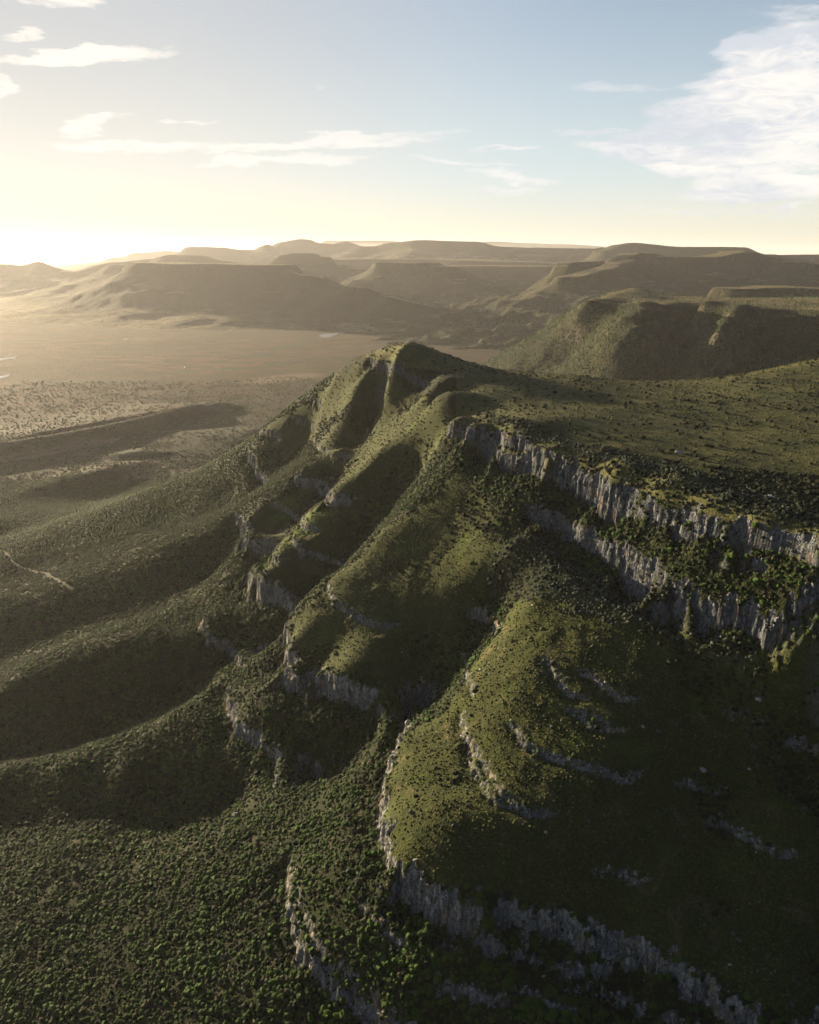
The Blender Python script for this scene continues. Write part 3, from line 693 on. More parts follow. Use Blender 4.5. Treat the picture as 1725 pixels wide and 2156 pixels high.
# ---------------------------------------------------------------- land cover of the near mountain
U, V = proj(NX, NY, NZ)
GRASS_POLYS = [  # grass slopes, outlined in frame positions and carried onto the ground
 [(842,1562),(815,1640),(808,1720),(835,1790),(900,1850),(1000,1890),(1250,1945),(1450,2050),(1700,2200),(2200,2200),(2200,1500),(1725,1440),(1500,1345),(1330,1285),(1200,1262),(1080,1275),(1040,1350),(985,1410),(930,1500),(870,1535)],
 [(606,1308),(625,1385),(740,1432),(860,1460),(960,1380),(1030,1250),(1060,1130),(1020,1040),(990,990),(960,1000),(900,1050),(800,1120),(700,1215),(640,1285)],
 [(528,1200),(590,1236),(640,1258),(690,1190),(760,1110),(870,1010),(950,940),(960,890),(905,850),(860,880),(780,940),(700,1020),(640,1080),(560,1165)],
 [(514,1094),(592,1146),(640,1110),(650,1060),(600,1050),(540,1085)], [(598,1055),(660,1100),(720,1050),(680,1000),(640,1010)], [(660,985),(720,1040),(790,960),(850,890),(820,860),(740,900),(670,925)],
 [(640,850),(700,800),(790,760),(850,810),(905,850),(870,880),(760,880),(640,940),(560,950),(540,955),(565,895)]]
def warp_uv(U, V):
    return U + 9 * perlin(U / 38, V / 38, 501) + 3 * perlin(U / 9, V / 9, 502), V + 9 * perlin(U / 38, V / 38, 503) + 3 * perlin(U / 9, V / 9, 504)
# same outlines as plan polygons, so that the cover belongs to the ground
def plan(poly):
    us = [p[0] for p in poly]; vs = [p[1] for p in poly]
    h = hit(us, vs); return [(a, b) for a, b in h[:, :2]]
GP = [plan(p) for p in GRASS_POLYS]
SILVER = plan([(1040,1170),(1110,1120),(1180,1150),(1260,1180),(1350,1215),(1420,1260),(1520,1310),(1600,1345),(1600,1390),(1470,1350),(1330,1320),(1200,1290),(1100,1260),(1040,1240)])
SILVER2 = plan([(1400,1300),(1725,1400),(1850,1500),(1850,1750),(1700,1720),(1600,1600),(1520,1450)])
SILVER3 = plan([(1180,1960),(1500,1960),(1750,2080),(1750,2250),(1200,2200)])
RIMSHRUB = plan([(1000,870),(1080,880),(1200,930),(1300,945),(1420,985),(1560,1020),(1725,1075),(1900,1120),(1900,1260),(1725,1150),(1500,1062),(1300,1000),(1100,930)])
LUSH = [plan([(560,1165),(700,1050),(712,1062),(640,1130),(560,1190),(530,1200)]), plan([(590,1055),(632,1058),(600,1085),(560,1090)])]
plate_h = -196
def cover(x, y):
    """grass, silver shrub, rim shrub and plateau, 0..1, for points in plan"""
    wx = x + 9 * perlin(x / 30, y / 30, 511) + 3 * perlin(x / 8, y / 8, 512); wy = y + 9 * perlin(x / 30, y / 30, 513) + 3 * perlin(x / 8, y / 8, 514)
    g = np.zeros(x.shape, bool); x = np.clip(x, -1150, 1700)
    for p in GP: g |= inpoly(wx, wy, p)
    s1 = inpoly(wx, wy, SILVER); s2 = inpoly(wx, wy, SILVER2) | inpoly(wx, wy, SILVER3); r = inpoly(wx, wy, RIMSHRUB)
    lu = np.zeros(x.shape, bool)
    for p in LUSH: lu |= inpoly(wx, wy, p)
    return g, s1, s2, r, lu
Gm, S1m, S2m, Rm, LUm = cover(NX, NY)
h0n = near_rbf(NX, NY)
PLm = (h0n > -206) & (NY > 380) & ~((U < 960) & (V > 745) & (h0n < -170))
TRACK = [tuple(q[:2]) for q in hit([-30, 8, 25, 40, 70, 95, 125, 150], [1150, 1160, 1180, 1190, 1201, 1206, 1222, 1238])]
TRACK2 = [tuple(q[:2]) for q in hit([1060, 1110, 1160, 1220, 1320], [862, 873, 880, 868, 858])]
dT, _ = dist_line(NX, NY, TRACK); dT2, _ = dist_line(NX, NY, TRACK2)
steepness = np.hypot(*np.gradient(NZ, axy, axx))
A_thk = (~(Gm | PLm)).astype(float); A_lush = LUm * .9 + Gm * sstep(.25, .55, fbm(NX, NY, 35, 2, 521)) * .5
A_track = np.maximum(.3 * (1 - sstep(.6, 1.9, dT)), .35 * (1 - sstep(.8, 2.2, dT2)))
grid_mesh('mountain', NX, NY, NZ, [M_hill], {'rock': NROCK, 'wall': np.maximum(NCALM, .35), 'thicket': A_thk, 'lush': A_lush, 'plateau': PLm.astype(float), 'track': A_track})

# ---------------------------------------------------------------- vegetation
rng = np.random.default_rng(7)
def ground_z(x, y): return np.maximum(bil(axx, axy, NZ, x, y), bil(fx, fy, FZ, x, y))
def scatter(x0, x1, y0, y1, step, dens, seed):
    """jittered grid of points kept with probability dens(x, y)"""
    xs = np.arange(x0, x1, step); ys = np.arange(y0, y1, step); X, Y = np.meshgrid(xs, ys); X = X.ravel(); Y = Y.ravel()
    r = np.random.default_rng(seed)
    X = X + r.uniform(-.48, .48, X.shape) * step; Y = Y + r.uniform(-.48, .48, X.shape) * step
    z = ground_z(X, Y); u, v = proj(X, Y, z)
    k = (u > -160) & (u < 1885) & (v > 500) & (v < 2330); X, Y, z = X[k], Y[k], z[k]
    k = r.random(X.shape) < dens(X, Y, z); return X[k], Y[k], z[k]
NSTEEP = steepness
def attrs_at(x, y): return bil(axx, axy, NSTEEP, x, y), bil(axx, axy, NROCK, x, y)

def bush_mesh(name, seed, sub, mat, squash=.95, lobes=9, rough=.16):
    r = random.Random(seed); bm = bmesh.new(); bmesh.ops.create_icosphere(bm, subdivisions=sub, radius=1.0)
    cs = [(Vector((r.gauss(0, 1), r.gauss(0, 1), r.gauss(.3, .8))).normalized(), r.uniform(.12, .34)) for _ in range(lobes)]
    for v in bm.verts:
        d = v.co.normalized(); k = .74
        for c, a in cs: k += a * max(0, (d.dot(c) - .62) / .38) ** 1.3
        k += r.uniform(-rough, rough)
        v.co = d * k; v.co.z = v.co.z * squash + .45
    me = bpy.data.meshes.new(name); bm.to_mesh(me); bm.free(); me.materials.append(mat)
    me.polygons.foreach_set('use_smooth', [sub < 3] * len(me.polygons)); return me
def leaf_material(name, a, b, c, rand=.5):
    t = NT(name); oi = t.n.new('ShaderNodeObjectInfo')
    n = t.noise(1.3, 3, .6)
    col = t.mix(oi.outputs['Random'], a, b); col = t.mix(t.ramp(n, .45, .7), col, c)
    t.bsdf.inputs['Roughness'].default_value = .8
    t.bsdf.inputs['Subsurface Weight'].default_value = 0
    return t.done(col)
M_thick = leaf_material('thicket_leaves', (0.0170, 0.0396, 0.0046), (0.0319, 0.0683, 0.0069), (0.0468, 0.0875, 0.0092))
M_dark = leaf_material('dark_leaves', (0.0069, 0.0109, 0.0046), (0.0139, 0.0179, 0.0069), (0.0197, 0.0237, 0.0086))
M_silver = leaf_material('silver_leaves', (0.0442, 0.0578, 0.0442), (0.0680, 0.0816, 0.0612), (0.0884, 0.1020, 0.0782))
M_yellow = leaf_material('yellow_green_leaves', (0.0570, 0.0626, 0.0158), (0.0828, 0.0810, 0.0211), (0.1012, 0.0920, 0.0264))
NV = 6
BM_th = [bush_mesh('thicket_bush', 10 + i, 3, M_thick) for i in range(NV)]
BM_th_far = [bush_mesh('thicket_bush', 30 + i, 2, M_thick, rough=.1) for i in range(4)]
BM_dk = [bush_mesh('dark_bush', 50 + i, 3, M_dark, .85) for i in range(NV)]
BM_sv = [bush_mesh('silver_bush', 70 + i, 3, M_silver, .9) for i in range(NV)]
BM_ye = [bush_mesh('tussock', 90 + i, 2, M_yellow, .6) for i in range(4)]

M_tg = leaf_material('dull_grass', (0.0285, 0.0347, 0.0084), (0.0442, 0.0473, 0.0115), (0.0534, 0.0567, 0.0136)); BM_tg = [bush_mesh('tussock', 110 + i, 2, M_tg, .7) for i in range(5)]
M_ol = leaf_material('olive_leaves', (.040, .044, .016), (.060, .060, .024), (.075, .075, .034)); BM_ol = [bush_mesh('thicket_bush', 130 + i, 3, M_ol) for i in range(3)]
# stones
t = NT('stone'); rn = t.noise(.9, 4, .65); rc = t.mix(t.ramp(rn, .35, .65), (0.2210, 0.2015, 0.1755), (0.4160, 0.3770, 0.3250)); rc = t.mix(t.ramp(t.noise(.5, 3), .55, .7), rc, (0.2080, 0.1950, 0.1560))
M_stone = t.done(rc, t.bump(rn, .3, .8))
def boulder_mesh(name, seed, long=1.3, sub=3):
    r = random.Random(seed); bm = bmesh.new(); bmesh.ops.create_icosphere(bm, subdivisions=sub, radius=1.0)
    planes = [(Vector((r.gauss(0, 1), r.gauss(0, 1), r.gauss(0, .8))).normalized(), r.uniform(.62, .9)) for _ in range(11)]
    for v in bm.verts:
        for n, d in planes:
            e = v.co.dot(n) - d
            if e > 0: v.co -= n * e
        v.co += Vector((r.gauss(0, 1), r.gauss(0, 1), r.gauss(0, 1))) * .014
        v.co.x *= long; v.co.z *= .72
    me = bpy.data.meshes.new(name); bm.to_mesh(me); bm.free(); me.materials.append(M_stone); return me
t = NT('crag_rock'); oi = t.n.new('ShaderNodeObjectInfo'); rn = t.noise(1.1, 5, .7, stretch=(1, 1, .5)); rc = t.mix(t.ramp(rn, .3, .65), (0.0713, 0.0771, 0.0868), (0.2137, 0.2168, 0.2170))
rc = t.mix(t.ramp(oi.outputs['Random'], .1, 1), rc, t.mix(.5, rc, (0.3108, 0.2926, 0.2800))); rc = t.mix(t.ramp(t.noise(11, 3), .56, .68), rc, (0.2201, 0.1530, 0.1050)); rc = t.mix(t.ramp(t.noise(1.7, 3), .55, .62), rc, (0.0906, 0.1064, 0.0560))
zz = t.n.new('ShaderNodeSeparateXYZ'); t.l.new(t.pos, zz.inputs[0]); rc = t.mix(1.0, rc, t.mix(t.ramp(zz.outputs[2], -312, -285), (1.45, 1.42, 1.36), (.80, .84, .92)), 'MULTIPLY')  # same light correction painted by height: shaded low rock paler, rim rock darker
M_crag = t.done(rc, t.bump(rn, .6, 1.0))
BO = [boulder_mesh('boulder', 200 + i, 1 + .12 * i) for i in range(6)]

def stuff_instances(name, pts, meshes, seed):
    """one object that scatters the meshes over points (x, y, z, scale) with a node tree"""
    n = len(pts)
    me = bpy.data.meshes.new(name); me.vertices.add(n); me.vertices.foreach_set('co', pts[:, :3].astype(np.float32).ravel())
    a = me.attributes.new('size', 'FLOAT', 'POINT'); a.data.foreach_set('value', pts[:, 3].astype(np.float32))
    r = np.random.default_rng(seed)
    a = me.attributes.new('turn', 'FLOAT_VECTOR', 'POINT'); tv = np.zeros((n, 3), np.float32); tv[:, 2] = r.uniform(0, 6.28, n); tv[:, 0] = r.normal(0, .12, n); a.data.foreach_set('vector', tv.ravel())
    a = me.attributes.new('pick', 'INT', 'POINT'); a.data.foreach_set('value', r.integers(0, len(meshes), n).astype(np.int32))
    o = bpy.data.objects.new(name, me); C.objects.link(o); o['kind'] = 'stuff'
    coll = bpy.data.collections.new(name + '_kinds')
    for m in meshes:
        q = bpy.data.objects.new(m.name, m); coll.objects.link(q)
    g = bpy.data.node_groups.new(name, 'GeometryNodeTree')
    g.interface.new_socket('Geometry', in_out='INPUT', socket_type='NodeSocketGeometry'); g.interface.new_socket('Geometry', in_out='OUTPUT', socket_type='NodeSocketGeometry')
    N = g.nodes; K = g.links; gi = N.new('NodeGroupInput'); go = N.new('NodeGroupOutput')
    m2p = N.new('GeometryNodeMeshToPoints'); iop = N.new('GeometryNodeInstanceOnPoints'); ci = N.new('GeometryNodeCollectionInfo')
    ci.inputs['Collection'].default_value = coll; ci.inputs['Separate Children'].default_value = True; ci.inputs['Reset Children'].default_value = True
    def na(nm, ty):
        q = N.new('GeometryNodeInputNamedAttribute'); q.data_type = ty; q.inputs['Name'].default_value = nm; return next(s_ for s_ in q.outputs if s_.enabled and s_.name == 'Attribute')
    K.new(gi.outputs[0], m2p.inputs['Mesh']); K.new(m2p.outputs[0], iop.inputs['Points']); K.new(ci.outputs[0], iop.inputs['Instance'])
    iop.inputs['Pick Instance'].default_value = True
    K.new(na('pick', 'INT'), iop.inputs['Instance Index']); K.new(na('size', 'FLOAT'), iop.inputs['Scale'])
    K.new(na('turn', 'FLOAT_VECTOR'), iop.inputs['Rotation'])
    K.new(iop.outputs[0], go.inputs[0])
    mod = o.modifiers.new('scatter', 'NODES'); mod.node_group = g
    return o
def individuals(name, pts, meshes, label, category, group, seed, flat=1.0):
    r = random.Random(seed)
    for x, y, z, s_ in pts:
        o = bpy.data.objects.new(name, meshes[r.randrange(len(meshes))]); C.objects.link(o)
        o.location = (x, y, z); q = r.uniform(.9, 1.12); o.scale = (s_ * q, s_ / q, s_ * flat); o.rotation_euler = (r.gauss(0, .08), r.gauss(0, .08), r.uniform(0, 6.28))
        o['label'] = label; o['category'] = category; o['group'] = group
def split_nearest(pts, n):
    """the n points that show largest in the frame, and the rest"""
    u, v = proj(pts[:, 0], pts[:, 1], pts[:, 2]); d = np.sqrt((pts[:, :3] ** 2).sum(1)); app = pts[:, 3] / d
    app = np.where((u > 10) & (u < 1715) & (v > 10) & (v < 2146), app, 0)
    i = np.argsort(-app); return pts[i[:n]], pts[i[n:]]

# broken blocks and columns standing on the rock walls
def wall_blocks():
    r = np.random.default_rng(5)
    dx = np.diff(axx)[None, :]; dy = np.diff(axy)[:, None]; q = NZ[:-1, :-1]
    gx_ = (NZ[:-1, 1:] - q) / dx; gy_ = (NZ[1:, :-1] - q) / dy
    area = dx * dy * np.sqrt(1 + gx_ ** 2 + gy_ ** 2); st = np.hypot(gx_, gy_)
    w = area * np.clip(NROCK[:-1, :-1], 0, 1) * (st > 1.1) * (NROCK[:-1, :-1] > .35) * (U[:-1, :-1] > -60) * (U[:-1, :-1] < 1790) * (V[:-1, :-1] < 2220)
    tot = w.sum(); n = int(tot / 4.5); idx = r.choice(w.size, n, p=(w / tot).ravel()); j, i = np.divmod(idx, w.shape[1])
    a, b = r.random(n), r.random(n)
    x = axx[i] + a * (axx[i + 1] - axx[i]); y = axy[j] + b * (axy[j + 1] - axy[j])
    z = NZ[j, i] * (1 - a) * (1 - b) + NZ[j, i + 1] * a * (1 - b) + NZ[j + 1, i] * (1 - a) * b + NZ[j + 1, i + 1] * a * b
    g = np.stack([gx_[j, i], gy_[j, i]], 1); g /= np.linalg.norm(g, axis=1)[:, None]
    s_ = (.7 + 1.4 * r.random(n) ** 1.7) * np.where(NBIG[j, i] > .3, 1.15, .62)
    print('wall blocks', n, tot)
    return np.stack([x + g[:, 0] * s_ * .35, y + g[:, 1] * s_ * .35, z - s_ * .75, s_], 1)
def block_mesh(seed):
    r = random.Random(seed); bm = bmesh.new(); bmesh.ops.create_icosphere(bm, subdivisions=3, radius=1.0)
    ang = r.uniform(0, 6); planes = []
    for k in range(5):
        a = ang + k * 1.257 + r.uniform(-.3, .3); planes.append((Vector((math.cos(a), math.sin(a), r.uniform(-.12, .12))).normalized(), r.uniform(.5, .72)))
    planes += [(Vector((r.uniform(-.3, .3), r.uniform(-.3, .3), 1)).normalized(), r.uniform(.6, .8)), (Vector((r.gauss(0, .6), r.gauss(0, .6), .8)).normalized(), .72)]
    for v in bm.verts:
        for n, d in planes:
            e = v.co.dot(n) - d
            if e > 0: v.co -= n * e
        v.co += Vector((r.gauss(0, 1), r.gauss(0, 1), r.gauss(0, 1))) * .012
        v.co.z *= 1.15 + (seed % 3) * .35
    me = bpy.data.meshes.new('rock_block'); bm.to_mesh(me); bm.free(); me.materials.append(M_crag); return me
# thicket: everywhere on the lower slopes, thinner with distance and broken by small clearings
def dens_thick(x, y, z):
    g, s1, s2, r, lu = cover(x, y); st, rk = attrs_at(x, y)
    pl = (near_rbf(x, y) > -206) & (y > 380)
    clear = sstep(.1, .45, fbm(x, y, 22, 3, 601)) * .5 + sstep(.1, .5, fbm(x, y, 110, 3, 602)) * .25
    spot = np.hypot(x + 95, y - 430)
    d = np.where(g | pl | s1, 0, .96 - clear)
    dt, _ = dist_line(x, y, TRACK)
    d = np.where(dt < 2.4, 0, d); d = np.where(rk > .35, .05, d); d = np.where(st > 3, .1, d)
    return d
x, y, z = scatter(-1150, 700, 100, 1250, 2.75, dens_thick, 11)
near_t = np.stack([x, y, z - .3, (.88 + 1.25 * rng.random(len(x)) ** 2.4) * (1 + .45 * fbm(x, y, 60, 2, 603) + .5 * fbm(x, y, 17, 2, 604))], 1)
def dens_plain(x, y, z):
    d = dens_thick(x, y, z)
    return d * (1 - .82 * sstep(1700, 2600, np.hypot(x, y * 1.0))) * np.clip(.75 + fbm(x, y, 130, 3, 605) * 1.2, .1, 1)
x, y, z = scatter(-1900, 600, 1950, 3600, 7.5, dens_plain, 12)
xm, ym, zm = scatter(-1600, 500, 1250, 1950, 4.3, dens_thick, 22)
MST = np.hypot(*np.gradient(MZ, ay_mesa, ax_mesa))
xs_ = np.arange(300, 2600, 11.0); ys_ = np.arange(2250, 3900, 11.0); QX, QY = np.meshgrid(xs_, ys_); QX = QX.ravel() + rng.uniform(-5, 5, QX.size); QY = QY.ravel() + rng.uniform(-5, 5, QY.size)
QZ = bil(ax_mesa, ay_mesa, MZ, QX, QY); qu, qv = proj(QX, QY, QZ)
kk = (qu > 900) & (qu < 1800) & (QZ > -590) & (rng.random(QX.size) < np.where(QZ > -212, .10, .62) * np.clip(.9 + fbm(QX, QY, 150, 3, 606), .1, 1))
xm = np.r_[xm, QX[kk]]; ym = np.r_[ym, QY[kk]]; zm = np.r_[zm, QZ[kk]]; big_ = np.where(ym > 2200, 1.55, 1.0)
far_t = np.stack([np.r_[x, xm], np.r_[y, ym], np.r_[z, zm] - .3, np.r_[rng.uniform(2.0, 3.3, len(x)), rng.uniform(1.3, 2.5, len(xm)) * big_]], 1)
# gullies and the foot of the rim: darker, bigger
def dens_gully(x, y, z):
    g, s1, s2, r, lu = cover(x, y); st, rk = attrs_at(x, y); e = 14.0
    lap = (near_rbf(x + e, y) + near_rbf(x - e, y) + near_rbf(x, y + e) + near_rbf(x, y - e)) / 4 - near_rbf(x, y)
    h = near_rbf(x, y); rim = (h < -193) & (h > -276) & (x > 60) & (y < 880)
    gul = sstep(.25, 1.0, lap) * (h < -215)
    return np.where(rk > .5, .03, np.clip(gul * .8 + rim * .75 + r * .42, 0, .9)) * (rng.random(len(x)) < .9)
x, y, z = scatter(-700, 700, 200, 1250, 3.9, dens_gully, 13)
dark_pts = np.stack([x, y, z - .3, 1.0 + 1.6 * rng.random(len(x)) ** 2], 1)
def dens_silver(x, y, z):
    g, s1, s2, r, lu = cover(x, y); st, rk = attrs_at(x, y); h = near_rbf(x, y)
    clump = sstep(.05, .35, fbm(x, y, 34, 3, 611))
    d = np.where(s1, .8, np.where(s2, .05 + .45 * clump, 0)) + np.where(r, .45, 0)
    d = np.where((h < -300) & (h > -372) & ~s1 & ~s2 & (x > -80) & (y < 780), .012, d)
    d = np.where(~g & (h < -372) & (x > -160), .05, d)
    return np.where(rk > .5, .04, d)
x, y, z = scatter(-200, 700, 200, 950, 3.2, dens_silver, 14)
silver_pts = np.stack([x, y, z - .2, .75 + .9 * rng.random(len(x)) ** 1.5], 1)
def dens_plateau(x, y, z):
    h = near_rbf(x, y); st, rk = attrs_at(x, y)
    pl = (h > -205) & (y > 400)
    c = sstep(-.2, .45, fbm(x, y, 90, 3, 621)) * .26 + .06 + .30 * sstep(.25, .5, fbm(x + 300, y, 60, 3, 622))
    return np.where(pl & (rk < .3), c, 0)
x, y, z = scatter(-100, 1500, 400, 1500, 5.5, dens_plateau, 15)
plat_pts = np.stack([x, y, z - .3, .7 + 1.9 * rng.random(len(x)) ** 2.2], 1)
def dens_grass(x, y, z):
    g, s1, s2, r, lu = cover(x, y); st, rk = attrs_at(x, y)
    return np.where(g & (rk < .4), .05 + .10 * sstep(.1, .5, fbm(x, y, 50, 3, 631)), 0)
x, y, z = scatter(-500, 700, 200, 1250, 6.0, dens_grass, 16)
gshr_pts = np.stack([x, y, z - .2, (.45 + 1.2 * rng.random(len(x)) ** 2.2)], 1)
def dens_tus(x, y, z):
    g, s1, s2, r, lu = cover(x, y); st, rk = attrs_at(x, y); h = near_rbf(x, y); pl = h > -205
    return np.where(rk > .3, 0, np.where(lu, .8, np.where(g, .5, np.where(pl, .22, .20 * sstep(-.1, .3, fbm(x, y, 60, 2, 641))))))
x1, y1, z1 = scatter(-420, 520, 220, 820, 2.5, dens_tus, 17); x2, y2, z2 = scatter(-400, 700, 820, 1300, 4.2, dens_tus, 19)
x = np.r_[x1, x2]; y = np.r_[y1, y2]; z = np.r_[z1, z2]
tus_pts = np.stack([x, y, z - .15, rng.uniform(.4, 1.0, len(x)) * np.where(y > 820, 1.6, 1)], 1)
# boulders
def dens_bld(x, y, z):
    g, s1, s2, r, lu = cover(x, y); st, rk = attrs_at(x, y); h = near_rbf(x, y)
    below = sstep(.02, .25, rk) * (rk < .6)
    return np.where((h < -275) & (x > -120), np.where(g, .012, .006) + below * .12, 0)
x, y, z = scatter(-300, 600, 220, 800, 6.0, dens_bld, 18)
bld_pts = np.stack([x, y, z - .1, rng.uniform(.45, 1.0, len(x)) * (1 + rng.random(len(x)) ** 5 * 2.0)], 1)
print('counts', len(near_t), len(far_t), len(dark_pts), len(silver_pts), len(plat_pts), len(gshr_pts), len(tus_pts), len(bld_pts))

wb = stuff_instances('cliff_rocks', wall_blocks(), [block_mesh(300 + i) for i in range(7)], 21); wb['kind'] = 'structure'
a, b = split_nearest(near_t, 300)
individuals('thicket_bush', a, BM_th, 'rounded dark green bush in the dense thicket covering the lower left slope', 'bush', 'bushes of the dense thicket', 1)
stuff_instances('thicket', b, BM_th + BM_th + BM_dk[:3] + BM_ol, 2); stuff_instances('thicket_far_slope', far_t, BM_th_far, 3)
a, b = split_nearest(dark_pts, 300)
individuals('dark_bush', a, BM_dk, 'very dark green bush in a gully or on the rocky flank below the plateau rim', 'bush', 'dark bushes of gullies and cliff feet', 4)
stuff_instances('dark_undergrowth', b, BM_dk, 5)
a, b = split_nearest(silver_pts, 300)
individuals('silver_bush', a, BM_sv, 'pale silvery green bush growing near the plateau rim or on slopes below the cliffs', 'bush', 'silvery bushes around the cliffs', 6)
stuff_instances('silver_undergrowth', b, BM_sv, 7)
a, b = split_nearest(plat_pts, 300)
individuals('plateau_shrub', a, BM_dk, 'dark round shrub standing on the open grass of the plateau', 'shrub', 'shrubs scattered over the plateau', 8)
stuff_instances('plateau_scrub', b, BM_dk, 9)
a, b = split_nearest(gshr_pts, 300)
individuals('hillside_shrub', a, BM_th, 'small dark shrub dotted on the grassy flanks of the spurs', 'shrub', 'shrubs dotted over the grassy spurs', 10)
if len(b): stuff_instances('hillside_scrub', b, BM_th, 11)
stuff_instances('grass_tussocks', tus_pts, BM_ye + BM_tg, 12)
a, b = split_nearest(bld_pts, 300)
individuals('boulder', a, BO, 'small pale weathered boulder lying on the grassy slopes among the ledges', 'boulder', 'loose boulders on the slopes', 13)
if len(b): stuff_instances('scattered_rubble', b, BO, 14)

#@@THINGS
def mat(name, col, rough=.5, metal=0.0):
    m = bpy.data.materials.new(name); m.use_nodes = True; b_ = m.node_tree.nodes['Principled BSDF']; b_.inputs['Base Color'].default_value = (*col, 1); b_.inputs['Roughness'].default_value = rough; b_.inputs['Metallic'].default_value = metal
    n = m.node_tree.nodes.new('ShaderNodeTexNoise'); n.inputs['Scale'].default_value = 2.0; r_ = m.node_tree.nodes.new('ShaderNodeMapRange'); r_.inputs[3].default_value = max(0, rough - .1); r_.inputs[4].default_value = min(1, rough + .15)
    m.node_tree.links.new(n.outputs['Fac'], r_.inputs[0]); m.node_tree.links.new(r_.outputs[0], b_.inputs['Roughness']); return m
def box_mesh(name, boxes, m, bevel=.05):
    bm = bmesh.new()
    for (x0, x1, y0, y1, z0, z1, tx, ty) in boxes:      # tx, ty: how much the top is drawn in
        r = bmesh.ops.create_cube(bm, size=1.0)
        for v in r['verts']:
            top = v.co.z > 0; cx, cy = (x0 + x1) / 2, (y0 + y1) / 2
            X = x1 if v.co.x > 0 else x0; Y = y1 if v.co.y > 0 else y0
            if top: X = cx + (X - cx) * (1 - tx); Y = cy + (Y - cy) * (1 - ty)
            v.co = (X, Y, z1 if top else z0)
    if bevel: bmesh.ops.bevel(bm, geom=list(bm.edges), offset=bevel, segments=2, affect='EDGES')
    me = bpy.data.meshes.new(name); bm.to_mesh(me); bm.free(); me.materials.append(m); return me
def cyl_mesh(name, r, w, m, seg=20, axis_y=True):
    bm = bmesh.new(); bmesh.ops.create_cone(bm, cap_ends=True, segments=seg, radius1=r, radius2=r, depth=w)
    if axis_y:
        for v in bm.verts: v.co = (v.co.x, v.co.z, v.co.y)
    bmesh.ops.bevel(bm, geom=[e for e in bm.edges if e.calc_length() > .01 and len(e.link_faces) == 2 and any(len(f.verts) > 4 for f in e.link_faces)], offset=w * .15, segments=1, affect='EDGES')
    me = bpy.data.meshes.new(name); bm.to_mesh(me); bm.free(); me.materials.append(m); return me
def child(name, me, parent, loc=(0, 0, 0)):
    o = bpy.data.objects.new(name, me); C.objects.link(o); o.parent = parent; o.location = loc; return o
def root(name, loc, rz, label, cat):
    o = bpy.data.objects.new(name, None); C.objects.link(o); o.location = loc; o.rotation_euler = (0, 0, rz); o['label'] = label; o['category'] = cat; return o
white = mat('white_paint', (.78, .79, .80), .35); glass = mat('car_glass', (.015, .018, .02), .08); rubber = mat('tyre_rubber', (.02, .02, .02), .8); steel = mat('wheel_steel', (.45, .45, .46), .4, .8); dark = mat('dark_trim', (.03, .03, .03), .6)
def on_ground(u, v):
    p = hit([u], [v])[0]; return float(p[0]), float(p[1]), float(bil(axx, axy, NZ, np.array([p[0]]), np.array([p[1]]))[0])
cx_, cy_, cz_ = on_ground(1623, 1046)
car = root('pickup_truck', (cx_, cy_, cz_ + .1), radians(-28), 'white pickup truck parked among shrubs near the plateau edge', 'pickup truck')
child('body', box_mesh('body', [(-2.5, 2.5, -.92, .92, .45, 1.02, .01, .04), (-.75, 1.15, -.88, .88, 1.02, 1.08, 0, 0)], white, .07), car)
child('cab', box_mesh('cab', [(-.8, 1.3, -.86, .86, 1.0, 1.72, .30, .16)], glass, .05), car)
child('roof', box_mesh('roof', [(-.62, .88, -.74, .74, 1.69, 1.80, .08, .08)], white, .04), car)
child('canopy', box_mesh('canopy', [(-2.45, -.85, -.86, .86, 1.0, 1.70, .08, .10)], white, .06), car)
child('bumper', box_mesh('bumper', [(2.45, 2.62, -.88, .88, .42, .68, 0, 0)], dark, .03), car)
for sx in (-1.55, 1.6):
    for sy in (-.86, .86):
        w_ = child('wheel', cyl_mesh('wheel', .40, .26, rubber), car, (sx, sy, .40)); child('rim', cyl_mesh('rim', .22, .28, steel, 14), w_)
for sy in (-.6, .6): child('headlight', box_mesh('headlight', [(2.47, 2.54, sy - .2, sy + .2, .74, .92, 0, 0)], steel, .02), car)
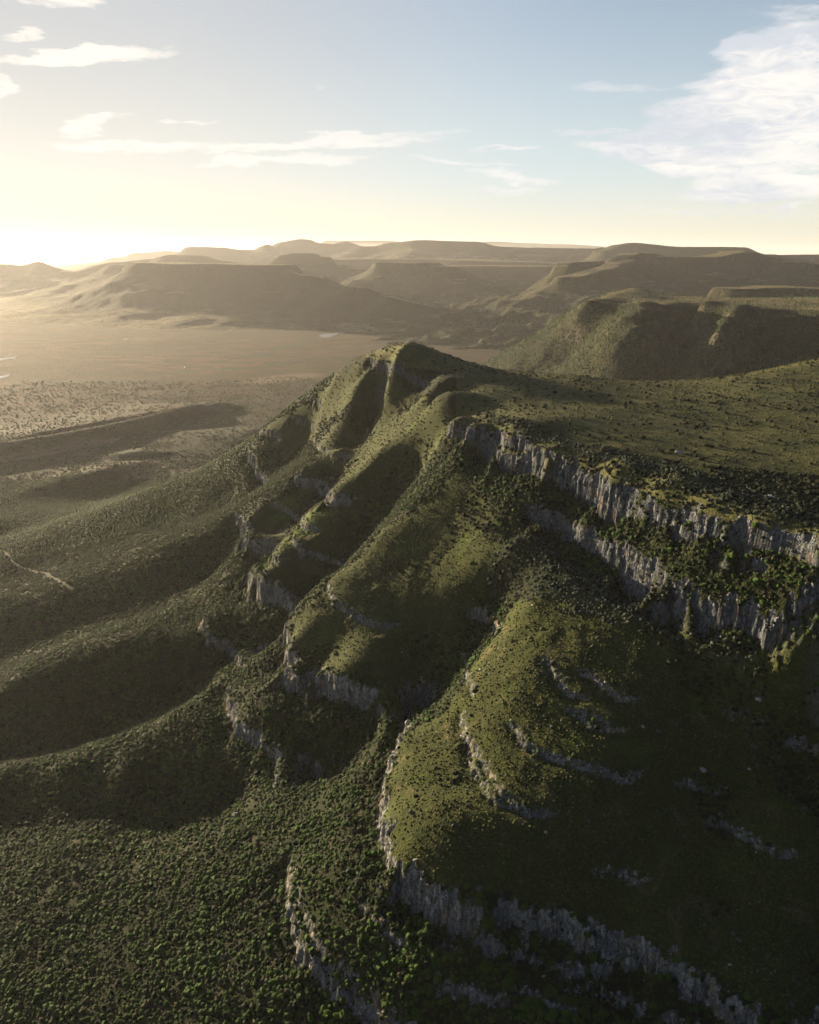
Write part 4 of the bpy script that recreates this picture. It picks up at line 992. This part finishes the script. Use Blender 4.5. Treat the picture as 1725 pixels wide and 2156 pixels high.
# farmhouse far out on the plain
hx, hy, _ = P(392, 774, FLOOR); hz_ = float(bil(fx, fy, FZ, np.array([hx]), np.array([hy]))[0])
plaster = mat('white_plaster', (.75, .72, .66), .8); tin = mat('tin_roof', (.62, .62, .62), .4, .4)
fh = root('farmhouse', (hx, hy, hz_), radians(20), 'tiny white farmhouse alone on the brown valley plain', 'house')
child('wall', box_mesh('wall', [(-8, 8, -5, 5, -.5, 3.2, 0, 0)], plaster, .05), fh)
child('roof', box_mesh('roof', [(-8.8, 8.8, -5.8, 5.8, 3.2, 5.6, .12, .98)], tin, 0), fh)
child('door', box_mesh('door', [(-.5, .5, -5.08, -5.0, 0, 2.1, 0, 0)], dark, 0), fh)
for q in (-5, -2.6, 2.6, 5): child('window', box_mesh('window', [(q - .6, q + .6, -5.06, -5.0, 1, 2.1, 0, 0)], glass, 0), fh)
# boulders with a look of their own
def big_rock(u, v, size, seed, label, sx=1.0, sz=1.0, rz=0.0, lift=.25):
    x, y, z = on_ground(u, v); o = bpy.data.objects.new('boulder', boulder_mesh('boulder', seed, 1.2, 4)); C.objects.link(o)
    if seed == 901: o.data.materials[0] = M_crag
    o.location = (x, y, z + size * lift); o.scale = (size * sx, size, size * sz); o.rotation_euler = (.1, .15, rz); o['label'] = label; o['category'] = 'boulder'
big_rock(861, 1514, 3.6, 901, 'huge grey boulder jammed at the mouth of the central gully', .8, 1.5, .4)
big_rock(497, 1715, 2.6, 902, 'lone cream boulder among dark bushes on the lower left slope', 1.2, .8, 1.0)
big_rock(1432, 955, 4.0, 903, 'low flat pale rock slab among shrubs on the plateau', 1.25, .32, .2)
big_rock(1480, 1622, 2.4, 904, 'large pale boulder alone high on the shaded right slope', 1, 1, 2.0)
big_rock(1545, 1056, 1.2, 905, 'small whitish rock at the shrubby rim of the plateau', 1, 1, 1.0)
#@@HAZE
if not os.environ.get('NOHAZE'):
    bm = bmesh.new(); bmesh.ops.create_cube(bm, size=1.0)
    zb, zt = -720.0, 350.0
    for v in bm.verts: v.co = (v.co.x * 110000, v.co.y * 80000 + 36000, zb if v.co.z < 0 else zt)
    me = bpy.data.meshes.new('haze'); bm.to_mesh(me); bm.free()
    m = bpy.data.materials.new('haze_air'); m.use_nodes = True; m.node_tree.nodes.clear()
    out = m.node_tree.nodes.new('ShaderNodeOutputMaterial'); pv = m.node_tree.nodes.new('ShaderNodeVolumePrincipled')
    pv.inputs['Color'].default_value = (.92, .92, .94, 1); pv.inputs['Density'].default_value = 1.2e-5; pv.inputs['Anisotropy'].default_value = .42
    m.node_tree.links.new(pv.outputs[0], out.inputs['Volume']); me.materials.append(m)
    hz = bpy.data.objects.new('haze', me); C.objects.link(hz); hz['kind'] = 'stuff'
